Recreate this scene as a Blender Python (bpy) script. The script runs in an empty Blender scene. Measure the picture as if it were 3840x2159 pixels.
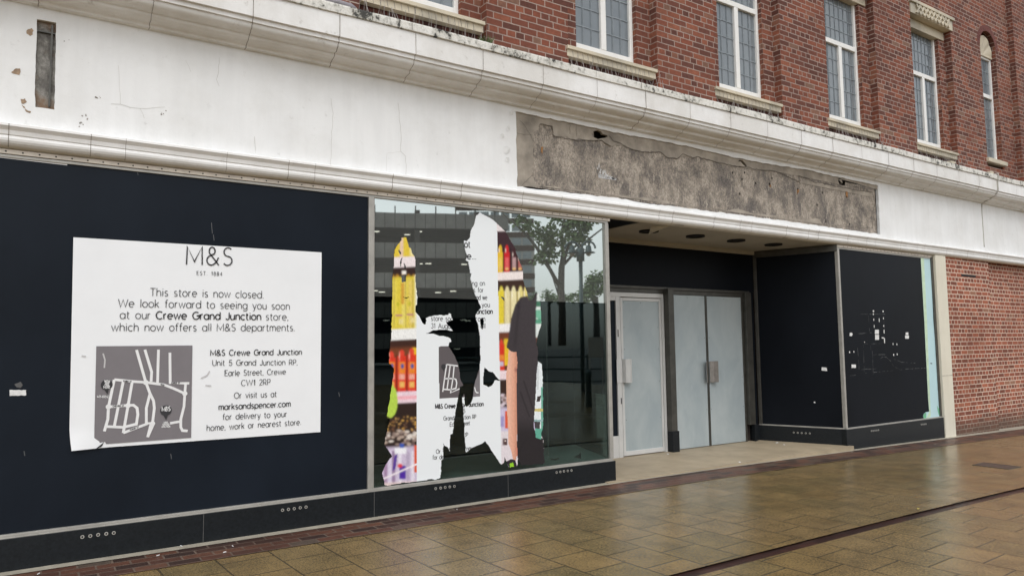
import bpy, bmesh, math, random
import numpy as np
from mathutils import Vector, Matrix, noise
from mathutils.geometry import tessellate_polygon
C = bpy.context.scene.collection
sc = bpy.context.scene
R = math.radians
rng = random.Random(7)

# ------------------------------------------------------------------ camera
CAM = np.array([0.0, -6.22, 1.5])
FPX, YAW, PITCH, ROLL = 2711.0, 0.5858, 0.0814, -0.0125       # focal length in photo pixels, angles in radians
W, H = 3840.0, 2159.0
def _axes():
    cy, sy = math.cos(YAW), math.sin(YAW)
    f = np.array([sy*math.cos(PITCH), cy*math.cos(PITCH), math.sin(PITCH)])
    r0 = np.array([cy, -sy, 0.0]); u0 = np.cross(r0, f)
    r = r0*math.cos(ROLL)+u0*math.sin(ROLL); u = -r0*math.sin(ROLL)+u0*math.cos(ROLL)
    return r, u, f
RX, UX, FX = _axes()
cam = bpy.data.cameras.new('camera'); cam_o = bpy.data.objects.new('camera', cam); C.objects.link(cam_o)
cam.sensor_width = 36; cam.lens = FPX*36/W; cam.clip_start = .05; cam.clip_end = 2000
m = Matrix.Identity(4)
for i in range(3):
    m[i][0] = RX[i]; m[i][1] = UX[i]; m[i][2] = -FX[i]; m[i][3] = CAM[i]
cam_o.matrix_world = m
sc.camera = cam_o

# ------------------------------------------------------------------ light
SUN_EL, SUN_AZ = 58, 205         # an overcast sky, the brightest part behind the viewer (azimuth clockwise from +y)
w = bpy.data.worlds.new('World'); sc.world = w; w.use_nodes = True
nt = w.node_tree; nt.nodes.clear()
sky = nt.nodes.new('ShaderNodeTexSky'); sky.sky_type = 'NISHITA'; sky.sun_disc = False
sky.sun_elevation = R(SUN_EL); sky.sun_rotation = R(SUN_AZ); sky.dust_density = 2.0; sky.air_density = 1.0
hs = nt.nodes.new('ShaderNodeHueSaturation'); hs.inputs['Saturation'].default_value = .15
bg = nt.nodes.new('ShaderNodeBackground'); bg.inputs['Strength'].default_value = .15
wo = nt.nodes.new('ShaderNodeOutputWorld')
nt.links.new(sky.outputs[0], hs.inputs['Color']); nt.links.new(hs.outputs[0], bg.inputs['Color']); nt.links.new(bg.outputs[0], wo.inputs[0])
sl = bpy.data.lights.new('sun', 'SUN'); sl.energy = 0.6; sl.angle = R(40); sl.color = (1, .995, .985)
so = bpy.data.objects.new('sun', sl); C.objects.link(so)
sd = Vector((math.sin(R(SUN_AZ))*math.cos(R(SUN_EL)), math.cos(R(SUN_AZ))*math.cos(R(SUN_EL)), math.sin(R(SUN_EL))))
so.rotation_euler = sd.to_track_quat('Z', 'Y').to_euler(); so.location = (0, -20, 30)
sc.view_settings.view_transform = 'Standard'; sc.view_settings.look = 'None'
sc.view_settings.exposure = 0.62; sc.view_settings.gamma = 1
sc.cycles.max_bounces = 8; sc.cycles.glossy_bounces = 4; sc.cycles.transparent_max_bounces = 12
sc.cycles.caustics_reflective = False; sc.cycles.caustics_refractive = False

# ------------------------------------------------------------------ measuring helpers (photo pixel -> world point on a plane)
def _ray(px, py): return (px-W/2)/FPX*RX-(py-H/2)/FPX*UX+FX
def at(px, py, y=0.0):
    d = _ray(px, py); t = (y-CAM[1])/d[1]; p = CAM+d*t; return p[0], p[2]
def atz(px, py, z=0.0):
    d = _ray(px, py); t = (z-CAM[2])/d[2]; p = CAM+d*t; return p[0], p[1]
def atx(px, py, x):
    d = _ray(px, py); t = x/d[0]; p = CAM+d*t; return p[1], p[2]
def pix(X, Z, y=0.0):
    X = np.asarray(X, float); Z = np.asarray(Z, float)
    v = np.stack([X-CAM[0], np.full_like(X, y-CAM[1]), Z-CAM[2]], -1)
    d = v@FX; return W/2+FPX*(v@RX)/d, H/2-FPX*(v@UX)/d
def zm(ox, oy, s): return lambda x, y: (ox+x/s, oy+y/s)      # reading of an enlarged crop

def lin(c): return tuple(((v/255)/12.92 if v <= 10 else ((v/255+.055)/1.055)**2.4) for v in c)

# ------------------------------------------------------------------ materials
MATS = {}
def nodes(name):
    m = bpy.data.materials.new(name); m.use_nodes = True
    n = m.node_tree; b = n.nodes['Principled BSDF']; MATS[name] = m
    return m, n, b
def N(n, typ, **kw):
    x = n.nodes.new(typ)
    for k, v in kw.items():
        if k in x.inputs: x.inputs[k].default_value = v
        else: setattr(x, k, v)
    return x
def uvs(n, sx=1, sy=1, rot=0, loc=(0, 0, 0)):
    u = N(n, 'ShaderNodeUVMap'); mp = N(n, 'ShaderNodeMapping')
    mp.inputs['Scale'].default_value = (sx, sy, 1); mp.inputs['Rotation'].default_value = (0, 0, rot); mp.inputs['Location'].default_value = loc
    n.links.new(u.outputs[0], mp.inputs[0]); return mp.outputs[0]
def pos(n, sx=1, sy=1, sz=1):
    g = N(n, 'ShaderNodeNewGeometry'); mp = N(n, 'ShaderNodeMapping'); mp.inputs['Scale'].default_value = (sx, sy, sz)
    n.links.new(g.outputs['Position'], mp.inputs[0]); return mp.outputs[0]
def noisetex(n, vec, scale, detail=6, rough=.6, dist=0):
    t = N(n, 'ShaderNodeTexNoise', Scale=scale, Detail=detail, Roughness=rough, Distortion=dist)
    n.links.new(vec, t.inputs['Vector']); return t.outputs['Fac']
def ramp(n, fac, stops):
    r = N(n, 'ShaderNodeValToRGB'); e = r.color_ramp.elements
    while len(e) < len(stops): e.new(.5)
    for k, (p, c) in enumerate(stops):
        e[k].position = p; e[k].color = (*c, 1) if len(c) == 3 else c
    n.links.new(fac, r.inputs[0]); return r.outputs[0]
def mix(n, fac, a, b, mode='MIX'):
    x = N(n, 'ShaderNodeMix', data_type='RGBA', blend_type=mode)
    for sock, v in ((x.inputs[0], fac), (x.inputs[6], a), (x.inputs[7], b)):
        if hasattr(v, 'is_output'): n.links.new(v, sock)
        elif isinstance(v, (int, float)): sock.default_value = v
        else: sock.default_value = (*v, 1)
    return x.outputs[2]
def bump(n, b, hgt, strength=.3, dist=.01):
    x = N(n, 'ShaderNodeBump', Strength=strength, Distance=dist)
    n.links.new(hgt, x.inputs['Height']); n.links.new(x.outputs[0], b.inputs['Normal'])
def plain(name, col, rough=.6, metal=0, var=.15, scale=8, spec=.5, bmp=.1):
    m, n, b = nodes(name)
    f = noisetex(n, pos(n), scale, 8, .65)
    lo = tuple(c*(1-var) for c in col); hi = tuple(min(1, c*(1+var)) for c in col)
    n.links.new(ramp(n, f, [(.3, lo), (.7, hi)]), b.inputs['Base Color'])
    b.inputs['Roughness'].default_value = rough; b.inputs['Metallic'].default_value = metal
    b.inputs['Specular IOR Level'].default_value = spec
    if bmp: bump(n, b, noisetex(n, pos(n), scale*8, 4), bmp, .004)
    return m

def white_paint(name, col, dirt, amount):
    m, n, b = nodes(name)
    p = pos(n); streak = noisetex(n, pos(n, 5, 5, .6), 1.6, 6, .6); blot = noisetex(n, p, 1.3, 8, .65); fine = noisetex(n, p, 9, 8, .7)
    c = ramp(n, streak, [(.38, tuple(v*.955 for v in col)), (.58, col)])
    c = mix(n, ramp(n, blot, [(.43, (0, 0, 0)), (.62, (amount*.7,)*3)]), c, dirt)
    c = mix(n, ramp(n, fine, [(.61, (0, 0, 0)), (.72, (amount*.9,)*3)]), c, tuple(v*.75 for v in dirt))
    n.links.new(c, b.inputs['Base Color']); b.inputs['Roughness'].default_value = .55
    bump(n, b, noisetex(n, p, 14, 8, .65), .22, .012)
    return m
M_render = white_paint('white_render', (.845, .85, .845), (.63, .62, .59), .5)
M_cornice = white_paint('cornice_paint', (.835, .83, .815), (.56, .53, .47), .6)
M_string = white_paint('string_paint', (.83, .825, .81), (.62, .59, .54), .4)
def cap_mat():
    m, n, b = nodes('weathered_cap')
    p = pos(n); f = noisetex(n, pos(n, 1, 1, .5), 2.2, 8, .72, .6); g = noisetex(n, p, 16, 8, .7)
    fg = N(n, 'ShaderNodeMath', operation='ADD'); n.links.new(f, fg.inputs[0]); n.links.new(g, fg.inputs[1])
    c = ramp(n, g, [(.35, (.66, .64, .58)), (.6, (.80, .79, .75))])
    c = mix(n, ramp(n, fg.outputs[0], [(.98, (0, 0, 0)), (1.0, (.0,)*3)]), c, (.32, .31, .26))
    fh = N(n, 'ShaderNodeMath', operation='MULTIPLY'); n.links.new(fg.outputs[0], fh.inputs[0]); fh.inputs[1].default_value = .5
    c = mix(n, ramp(n, fh.outputs[0], [(.47, (0, 0, 0)), (.54, (.7,)*3)]), c, (.34, .33, .28))
    c = mix(n, ramp(n, fh.outputs[0], [(.535, (0, 0, 0)), (.575, (.95,)*3)]), c, (.028, .027, .024))
    n.links.new(c, b.inputs['Base Color']); b.inputs['Roughness'].default_value = .8
    bump(n, b, g, .5, .015); return m
M_cap = cap_mat()

def brick_mat(name, c1, c2, mortar, bw=.225, rh=.075, squash=.5, sf=2, msize=.0055, soot=None, off=.5, grime=.5):
    m, n, b = nodes(name)
    v = uvs(n)
    t = N(n, 'ShaderNodeTexBrick', offset=off, squash=squash, squash_frequency=sf)
    t.inputs['Scale'].default_value = 1; t.inputs['Brick Width'].default_value = bw; t.inputs['Row Height'].default_value = rh
    t.inputs['Mortar Size'].default_value = msize; t.inputs['Mortar Smooth'].default_value = .15; t.inputs['Bias'].default_value = -.1
    t.inputs['Color1'].default_value = (*c1, 1); t.inputs['Color2'].default_value = (*c2, 1); t.inputs['Mortar'].default_value = (*mortar, 1)
    wob = N(n, 'ShaderNodeTexNoise', Scale=7, Detail=3); n.links.new(v, wob.inputs['Vector'])
    ad = N(n, 'ShaderNodeVectorMath', operation='MULTIPLY_ADD'); n.links.new(wob.outputs['Color'], ad.inputs[0]); ad.inputs[1].default_value = (.006, .006, 0); n.links.new(v, ad.inputs[2])
    n.links.new(ad.outputs[0], t.inputs['Vector'])
    big = noisetex(n, v, .9, 5, .6); mid = noisetex(n, v, 22, 6, .7); pb = noisetex(n, uvs(n, 1/bw, 1/rh), .9, 1, .3)
    rb = N(n, 'ShaderNodeTexBrick', offset=off, squash=squash, squash_frequency=sf)
    for k_ in ('Scale', 'Brick Width', 'Row Height', 'Mortar Size', 'Mortar Smooth'): rb.inputs[k_].default_value = t.inputs[k_].default_value
    rb.inputs['Bias'].default_value = 0; rb.inputs['Color1'].default_value = (0, 0, 0, 1); rb.inputs['Color2'].default_value = (1, 1, 1, 1); rb.inputs['Mortar'].default_value = (.5, .5, .5, 1)
    n.links.new(ad.outputs[0], rb.inputs['Vector'])
    avg = tuple((x+y)/2 for x, y in zip(c1, c2))
    pc = ramp(n, rb.outputs['Color'], [(0, tuple(x*.84 for x in c2)), (.25, c2), (.45, avg), (.72, c1), (.9, tuple(x*y for x, y in zip(c1, (1.25, 1.35, 1.3)))), (.97, tuple(x*y for x, y in zip(avg, (1.15, 1.8, 1.9))))])
    c = mix(n, t.outputs['Fac'], pc, mortar)
    c = mix(n, 1, t.outputs['Color'] if False else c, ramp(n, mid, [(.3, (.72, .72, .72)), (.7, (1.18, 1.12, 1.08))]), 'MULTIPLY')
    c = mix(n, ramp(n, big, [(.45, (0, 0, 0)), (.75, (grime,)*3)]), c, tuple(x*.5 for x in c1))
    if soot:
        s = N(n, 'ShaderNodeSeparateXYZ'); n.links.new(pos(n), s.inputs[0])
        z2 = N(n, 'ShaderNodeMath', operation='MULTIPLY_ADD'); n.links.new(noisetex(n, pos(n, .5, 1, 1), 2.2, 4), z2.inputs[0]); z2.inputs[1].default_value = .5; n.links.new(s.outputs[2], z2.inputs[2])
        k = N(n, 'ShaderNodeMapRange'); n.links.new(z2.outputs[0], k.inputs[0]); k.inputs[1].default_value = soot+.3; k.inputs[2].default_value = soot; k.inputs[3].default_value = 0; k.inputs[4].default_value = .8
        c = mix(n, k.outputs[0], c, (.10, .07, .052))
    n.links.new(c, b.inputs['Base Color']); b.inputs['Roughness'].default_value = .85; b.inputs['Specular IOR Level'].default_value = .25
    inv = N(n, 'ShaderNodeMath', operation='MULTIPLY_ADD'); n.links.new(t.outputs['Fac'], inv.inputs[0]); inv.inputs[1].default_value = -1; n.links.new(mid, inv.inputs[2])
    bump(n, b, inv.outputs[0], .6, .006)
    return m
M_brick = brick_mat('red_brick', (.225, .076, .047), (.130, .054, .041), (.38, .305, .265), sf=4, msize=.0065)
M_brick2 = brick_mat('red_brick_lower', (.335, .108, .066), (.225, .082, .056), (.76, .63, .52), soot=.22, msize=.0072)
M_voussoir = plain('brick_arch', (.14, .045, .036), .85, var=.35, scale=20)
M_soldier = brick_mat('soldier_brick', (.10, .035, .03), (.065, .03, .028), (.22, .19, .17), bw=.075, rh=.23, squash=1, sf=1, off=0)
M_stone = white_paint('cream_stone', (.60, .53, .40), (.28, .26, .21), .9)
M_pil = white_paint('cream_pilaster', (.74, .70, .58), (.55, .50, .38), .3)
M_upvc = plain('white_window_frame', (.80, .79, .76), .35, var=.05, scale=3, bmp=0)
M_navy = None
def board(name, col, rough, spec):
    m, n, b = nodes(name)
    f = noisetex(n, pos(n, 1, 1, .7), 1.1, 5, .55); g = noisetex(n, pos(n), 60, 4)
    n.links.new(ramp(n, f, [(.3, tuple(c*.8 for c in col)), (.7, tuple(c*1.25 for c in col))]), b.inputs['Base Color'])
    rr = N(n, 'ShaderNodeMapRange'); n.links.new(f, rr.inputs[0]); rr.inputs[3].default_value = rough-.06; rr.inputs[4].default_value = rough+.1
    n.links.new(rr.outputs[0], b.inputs['Roughness']); b.inputs['Specular IOR Level'].default_value = spec
    bump(n, b, noisetex(n, pos(n), 2.0, 2), .12, .02); return m
M_navy = board('navy_board', (.0092, .0130, .0195), .33, .12)
M_black = board('black_board', (.0070, .0086, .0118), .36, .07)
M_plinth = plain('dark_slate_plinth', (.0125, .0150, .0172), .32, var=.3, scale=45, spec=.2, bmp=.15)
M_alu = plain('weathered_aluminium', (.41, .395, .36), .42, .3, .18, 6)
M_rail = plain('pale_metal_rail', (.62, .56, .48), .45, .1, .2, 5)
M_bronze = plain('dull_bronze', (.085, .082, .072), .4, .5, .25, 7)
M_doorframe = plain('grey_door_frame', (.66, .66, .645), .36, .15, .08, 4)
M_dark = plain('dark_gap', (.006, .006, .006), .8, bmp=0)
M_steel = plain('vent_metal', (.55, .54, .50), .4, .6, .1, 9)
def door_mat():
    m, n, b = nodes('galvanised_sheet')
    p = pos(n, 1, 1, .6); f = noisetex(n, p, 1.9, 7, .6, .5); g = noisetex(n, pos(n, 1, 1, .25), 14, 6, .7)
    c = ramp(n, f, [(.34, (.37, .43, .455)), (.5, (.42, .48, .495)), (.64, (.47, .525, .535))])
    c = mix(n, ramp(n, g, [(.58, (0, 0, 0)), (.76, (.3,)*3)]), c, (.58, .62, .62))
    n.links.new(c, b.inputs['Base Color']); b.inputs['Metallic'].default_value = .15
    n.links.new(ramp(n, g, [(.3, (.3,)*3), (.7, (.48,)*3)]), b.inputs['Roughness']); bump(n, b, f, .15, .02); return m
M_door = door_mat()
M_soffit = plain('soffit_paint', (.44, .42, .385), .8, var=.12, scale=1.6)
M_beige = plain('bare_render', (.33, .29, .24), .9, var=.42, scale=3.5, bmp=.4)
def scar_mat():
    m, n, b = nodes('scarred_concrete')
    bl = noisetex(n, pos(n, 1.4, 1, 1.1), 2.1, 12, .76, .3); st = noisetex(n, pos(n, 5, 1, 1.1), 1.3, 11, .76, .2); fi = noisetex(n, pos(n, 2, 1, 1.2), 30, 8, .8); pt = noisetex(n, pos(n, 2.5, 1, 1.6), 3.1, 12, .78)
    c = ramp(n, bl, [(.38, (.165, .146, .135)), (.46, (.25, .22, .188)), (.52, (.345, .30, .25)), (.58, (.47, .41, .345))])
    c = mix(n, ramp(n, st, [(.555, (0, 0, 0)), (.585, (.7,)*3)]), c, (.50, .44, .37))
    c = mix(n, ramp(n, pt, [(.57, (0, 0, 0)), (.60, (.5,)*3)]), c, (.15, .138, .135))
    c = mix(n, ramp(n, pt, [(.40, (.75,)*3), (.43, (0, 0, 0))]), c, (.50, .44, .37))
    c = mix(n, 1, c, ramp(n, fi, [(.36, (.45,)*3), (.52, (1, 1, 1)), (.66, (1.35, 1.3, 1.25))]), 'MULTIPLY')
    n.links.new(c, b.inputs['Base Color']); b.inputs['Roughness'].default_value = .95; bump(n, b, fi, .9, .02); return m
M_scar = scar_mat()
M_core = plain('cavity_dark', (.03, .022, .018), .95, var=.6, scale=9)
M_chip = plain('spalled_patch', (.35, .25, .17), .95, var=.4, scale=25, bmp=.5)
M_crack = plain('crack_shadow_line', (.10, .085, .07), .95, bmp=0)
M_hair = plain('hairline', (.60, .59, .56), .95, bmp=0)
M_mortarj = plain('joint_dirt', (.25, .22, .19), .95, var=.6, scale=12, bmp=0)
def slot_mat():
    m, n, b = nodes('corroded_slot')
    f = noisetex(n, pos(n, 1, 1, .7), 9, 10, .78, .1); g = noisetex(n, pos(n), 3.2, 6, .6)
    c = ramp(n, f, [(.32, (.07, .065, .06)), (.46, (.17, .16, .145)), (.58, (.34, .33, .30)), (.70, (.20, .18, .15))])
    c = mix(n, ramp(n, g, [(.50, (0, 0, 0)), (.60, (.8,)*3)]), c, (.20, .11, .055))
    n.links.new(c, b.inputs['Base Color']); b.inputs['Roughness'].default_value = .9; bump(n, b, f, .6, .02); return m
M_slot = slot_mat()
def glass_mat(name, refl, tint, base, opacity):
    m = bpy.data.materials.new(name); m.use_nodes = True; n = m.node_tree; n.nodes.clear(); MATS[name] = m
    o = N(n, 'ShaderNodeOutputMaterial'); g = N(n, 'ShaderNodeBsdfGlossy'); g.inputs['Roughness'].default_value = .015; g.inputs['Color'].default_value = (*tint, 1)
    t = N(n, 'ShaderNodeBsdfTransparent'); t.inputs['Color'].default_value = (.55, .62, .6, 1); d = N(n, 'ShaderNodeBsdfDiffuse'); d.inputs['Color'].default_value = (*base, 1)
    m1 = N(n, 'ShaderNodeMixShader'); m1.inputs[0].default_value = opacity; n.links.new(t.outputs[0], m1.inputs[1]); n.links.new(d.outputs[0], m1.inputs[2])
    m2 = N(n, 'ShaderNodeMixShader'); lw = N(n, 'ShaderNodeLayerWeight', Blend=.25)
    mr = N(n, 'ShaderNodeMapRange'); mr.inputs[3].default_value = refl; mr.inputs[4].default_value = min(1, refl*1.5); n.links.new(lw.outputs['Facing'], mr.inputs[0])
    n.links.new(mr.outputs[0], m2.inputs[0]); n.links.new(m1.outputs[0], m2.inputs[1]); n.links.new(g.outputs[0], m2.inputs[2]); n.links.new(m2.outputs[0], o.inputs[0])
    wv = noisetex(n, pos(n), 1.3, 1); bp = N(n, 'ShaderNodeBump', Strength=.02, Distance=.02); n.links.new(wv, bp.inputs['Height']); n.links.new(bp.outputs[0], g.inputs['Normal'])
    return m
M_glass_up = glass_mat('veiled_glass', .52, (.87, .945, .915), (.185, .192, .182), .6)  # pale diffuse base paints a hazy veil over the dark reflections
M_glass_lo = glass_mat('dark_glass', .06, (.8, .95, .92), (.004, .007, .009), .12)
def leaded():
    m, n, b = nodes('leaded_glass')
    f = noisetex(n, pos(n), 1.1, 3)
    n.links.new(ramp(n, f, [(.35, (.13, .155, .175)), (.65, (.19, .215, .23))]), b.inputs['Base Color'])
    b.inputs['Roughness'].default_value = .05; b.inputs['Specular IOR Level'].default_value = .9
    bump(n, b, noisetex(n, pos(n), 4.5, 2), .4, .02); return m
M_lead_glass = leaded()
M_lead = plain('lead_strip', (.26, .29, .31), .5, .3, .2, 9, bmp=0)
M_paper = plain('white_vinyl', (.85, .865, .88), .5, var=.03, scale=2, bmp=.05)
M_ink = plain('dark_ink', (.028, .027, .03), .6, bmp=0, var=.05)
M_mapgrey = plain('map_grey', (.19, .175, .185), .55, bmp=0, var=.05)
M_scrap = plain('paper_residue', (.72, .72, .71), .7, var=.15, scale=40, bmp=0)
M_scratch = plain('scratch_mark', (.10, .105, .11), .7, bmp=0)
M_concrete = plain('entrance_concrete', (.37, .30, .205), .55, var=.2, scale=2.5, bmp=.15)
M_strip = plain('cream_kerb', (.33, .30, .24), .7, var=.2, scale=9)
M_iron = plain('wet_iron', (.055, .06, .06), .3, .4, .3, 30)
M_white = plain('bright_white', (.8, .8, .8), .6, bmp=0, var=.05)
M_bed = plain('window_bed', (.62, .70, .66), .5, var=.1, scale=3)
M_cable = plain('grey_cable', (.42, .40, .36), .6, bmp=0)
M_grass = plain('grass_blade', (.07, .10, .03), .7, var=.4, scale=30, bmp=0)
M_spike = plain('spike_wire', (.45, .42, .40), .4, .5, bmp=0)
M_leafp = plain('moss_litter', (.30, .26, .08), .8, bmp=0)
def vcol():
    m, n, b = nodes('printed_film'); a = N(n, 'ShaderNodeVertexColor', layer_name='print')
    n.links.new(a.outputs['Color'], b.inputs['Base Color']); b.inputs['Roughness'].default_value = .3; b.inputs['Specular IOR Level'].default_value = .35; return m
M_film = vcol()
def paving():
    m, n, b = nodes('wet_paving')
    v = uvs(n, rot=R(87))
    def bricks(c1, c2, mort, size, smooth):
        t = N(n, 'ShaderNodeTexBrick', offset=.5, squash=1)
        t.inputs['Scale'].default_value = 1; t.inputs['Brick Width'].default_value = .385; t.inputs['Row Height'].default_value = .375
        t.inputs['Mortar Size'].default_value = size; t.inputs['Mortar Smooth'].default_value = smooth; t.inputs['Bias'].default_value = 0
        t.inputs['Color1'].default_value = (*c1, 1); t.inputs['Color2'].default_value = (*c2, 1); t.inputs['Mortar'].default_value = (*mort, 1)
        n.links.new(v, t.inputs['Vector']); return t
    t = bricks((.236, .163, .072), (.178, .134, .062), (.078, .060, .034), .0088, .5)
    rnd = bricks((0, 0, 0), (1, 1, 1), (.8, .8, .8), .0095, .3)
    big = noisetex(n, v, .45, 3, .5); fine = noisetex(n, v, 62, 8, .88); mid = noisetex(n, v, 3, 9, .7)
    c = mix(n, ramp(n, big, [(.35, (0, 0, 0)), (.65, (.45,)*3)]), t.outputs['Color'], (.20, .145, .085))
    c = mix(n, t.outputs['Fac'], c, t.outputs['Color'])
    c = mix(n, 1, c, ramp(n, fine, [(.36, (.40,)*3), (.5, (.95, .95, .95)), (.62, (1.7, 1.6, 1.4))]), 'MULTIPLY')
    c = mix(n, 1, c, ramp(n, mid, [(.32, (.70,)*3), (.66, (1.22, 1.2, 1.15))]), 'MULTIPLY')
    n.links.new(c, b.inputs['Base Color'])
    base = mix(n, .5, ramp(n, big, [(.36, (.04,)*3), (.62, (.30,)*3)]), ramp(n, rnd.outputs['Color'], [(0, (.05,)*3), (1, (.20,)*3)]))
    rr = N(n, 'ShaderNodeMath', operation='MULTIPLY_ADD'); n.links.new(fine, rr.inputs[0]); rr.inputs[1].default_value = .10
    n.links.new(base, rr.inputs[2]); n.links.new(rr.outputs[0], b.inputs['Roughness'])
    b.inputs['Specular IOR Level'].default_value = .5
    hh = N(n, 'ShaderNodeMath', operation='MULTIPLY_ADD'); n.links.new(t.outputs['Fac'], hh.inputs[0]); hh.inputs[1].default_value = -1.2; n.links.new(fine, hh.inputs[2])
    bump(n, b, hh.outputs[0], .22, .006)
    return m
M_pave = paving()
M_border = brick_mat('border_brick', (.120, .055, .038), (.050, .032, .028), (.16, .125, .10), bw=.215, rh=.1075, squash=1, sf=1, msize=.007)
MATS['border_brick'].node_tree.nodes['Principled BSDF'].inputs['Roughness'].default_value = .42
M_channel = brick_mat('channel_brick', (.055, .026, .022), (.04, .022, .02), (.03, .022, .02), bw=.215, rh=.13, squash=1, sf=1, msize=.004)
MATS['channel_brick'].node_tree.nodes['Principled BSDF'].inputs['Roughness'].default_value = .3
M_asphalt = plain('asphalt', (.05, .05, .05), .5, var=.2, scale=3)

# ------------------------------------------------------------------ mesh builder
class MB:
    def __init__(s): s.v = []; s.f = []; s.mi = []; s.cur = 0
    def add(s, pts, faces):
        k = len(s.v); s.v += [tuple(map(float, p)) for p in pts]
        for f in faces: s.f.append([k+i for i in f]); s.mi.append(s.cur)
    def quad(s, a, b, c, d): s.add([a, b, c, d], [(0, 1, 2, 3)])
    def box(s, x0, x1, y0, y1, z0, z1):
        p = [(x, y, z) for z in (z0, z1) for y in (y0, y1) for x in (x0, x1)]
        s.add(p, [(0, 2, 3, 1), (4, 5, 7, 6), (0, 1, 5, 4), (2, 6, 7, 3), (0, 4, 6, 2), (1, 3, 7, 5)])
    def obox(s, a, b, t0, t1, z0, z1):
        """box along the plan segment a->b, reaching t0..t1 to the left of its direction"""
        a = Vector(a); b = Vector(b); d = (b-a).normalized(); nrm = Vector((-d.y, d.x))
        q = [a+nrm*t0, b+nrm*t0, b+nrm*t1, a+nrm*t1]
        s.add([(p.x, p.y, z0) for p in q]+[(p.x, p.y, z1) for p in q], [(3, 2, 1, 0), (4, 5, 6, 7), (0, 1, 5, 4), (1, 2, 6, 5), (2, 3, 7, 6), (3, 0, 4, 7)])
    def prism(s, prof, x0, x1, n=1, caps=True, wob=0):
        """profile of (y, z) points swept along x"""
        k = len(prof); pts = []; fs = []
        for i in range(n+1):
            x = x0+(x1-x0)*i/n
            for (y, z) in prof:
                dy = dz = 0
                if wob:
                    dy = wob*noise.noise((x*.9, y*7, z*3)); dz = wob*noise.noise((x*.9+31, y*7, z*3))
                pts.append((x, y+dy, z+dz))
        for i in range(n):
            for j in range(k-1): fs.append((i*k+j, (i+1)*k+j, (i+1)*k+j+1, i*k+j+1))
        if caps: fs += [tuple(range(k)), tuple(reversed(range(n*k, n*k+k)))]
        s.add(pts, fs)
    def plate(s, outer, holes, y, depth, inner=True, rim=True):
        """polygon in x,z with holes facing -y, edges run back by depth"""
        loops = [outer]+list(holes)
        vs = [[Vector((p[0], p[1], 0)) for p in l] for l in loops]
        flat = [p for l in loops for p in l]
        tris = tessellate_polygon(vs)
        s.add([(p[0], y, p[1]) for p in flat], [tuple(t) for t in tris])
        for li, l in enumerate(loops):
            if (li == 0 and not rim) or (li and not inner): continue
            k = len(l)
            s.add([(p[0], y, p[1]) for p in l]+[(p[0], y+depth, p[1]) for p in l], [(i, (i+1) % k, k+(i+1) % k, k+i) for i in range(k)])
    def ribbon(s, pts, width, y, keep=None):
        hw = width/2
        P = [Vector((p[0], p[1])) for p in pts]
        if len(P) < 2: return
        nr = []
        for i in range(len(P)):
            a = P[max(0, i-1)]; b = P[min(len(P)-1, i+1)]
            if (b-a).length < 1e-9: b = a+Vector((1e-6, 0))
            d = (b-a).normalized(); nn = Vector((-d.y, d.x))
            if 0 < i < len(P)-1:
                d1 = (P[i]-P[i-1]); d1 = d1.normalized() if d1.length > 1e-9 else d
                c = max(.5, abs(nn.dot(Vector((-d1.y, d1.x))))); nn = nn/c
            nr.append(nn*hw)
        for i in range(len(P)-1):
            a, b = P[i], P[i+1]
            if keep and not keep((a+b)/2): continue
            q = [a+nr[i], a-nr[i], b-nr[i+1], b+nr[i+1]]
            s.add([(p.x, y, p.y) for p in q], [(0, 1, 2, 3)])
    def tube(s, pts, r, n=8, cap=True):
        """r is a radius or a list of them"""
        P = [Vector(p) for p in pts]; rs = r if isinstance(r, (list, tuple)) else [r]*len(P)
        k0 = []; prev = None
        vs = []
        for i, p in enumerate(P):
            d = (P[min(i+1, len(P)-1)]-P[max(i-1, 0)]).normalized()
            if prev is None:
                prev = d.orthogonal().normalized()
            prev = (prev-d*prev.dot(d)).normalized(); q = d.cross(prev)
            for j in range(n):
                a = 2*math.pi*j/n; vs.append(p+(prev*math.cos(a)+q*math.sin(a))*rs[i])
        fs = [(i*n+j, i*n+(j+1) % n, (i+1)*n+(j+1) % n, (i+1)*n+j) for i in range(len(P)-1) for j in range(n)]
        if cap: fs += [tuple(reversed(range(n))), tuple(range((len(P)-1)*n, len(P)*n))]
        s.add(vs, fs)
    def disc(s, cx, cz, r, y, n=16, ry=None):
        s.add([(cx+r*math.cos(2*math.pi*i/n), y, cz+(ry or r)*math.sin(2*math.pi*i/n)) for i in range(n)], [tuple(range(n))])
    def build(s, name, mat, parent=None, smooth=False, bevel=0):
        me = bpy.data.meshes.new(name); me.from_pydata(s.v, [], s.f)
        mats = mat if isinstance(mat, (list, tuple)) else [mat]
        for x in mats: me.materials.append(x)
        me.polygons.foreach_set('material_index', s.mi)
        me.update()
        uv = me.uv_layers.new(name='UVMap')
        for p in me.polygons:
            nx, ny, nz = abs(p.normal.x), abs(p.normal.y), abs(p.normal.z)
            for li in p.loop_indices:
                c = me.vertices[me.loops[li].vertex_index].co
                if nz > nx and nz > ny: uv.data[li].uv = (c.x, c.y)
                elif nx > ny: uv.data[li].uv = (c.y, c.z)
                else: uv.data[li].uv = (c.x, c.z)
        o = bpy.data.objects.new(name, me); C.objects.link(o)
        if smooth:
            for p in me.polygons: p.use_smooth = True
        if bevel:
            bm = o.modifiers.new('bevel', 'BEVEL'); bm.width = bevel; bm.segments = 2; bm.limit_method = 'ANGLE'
        if parent is not None: adopt(o, parent)
        return o
def wloc(o):
    v = Vector(o.location)
    while o.parent is not None: o = o.parent; v += Vector(o.location)
    return v
def adopt(o, parent):
    l = Vector(o.location); o.parent = parent; o.location = l-wloc(parent)
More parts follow.
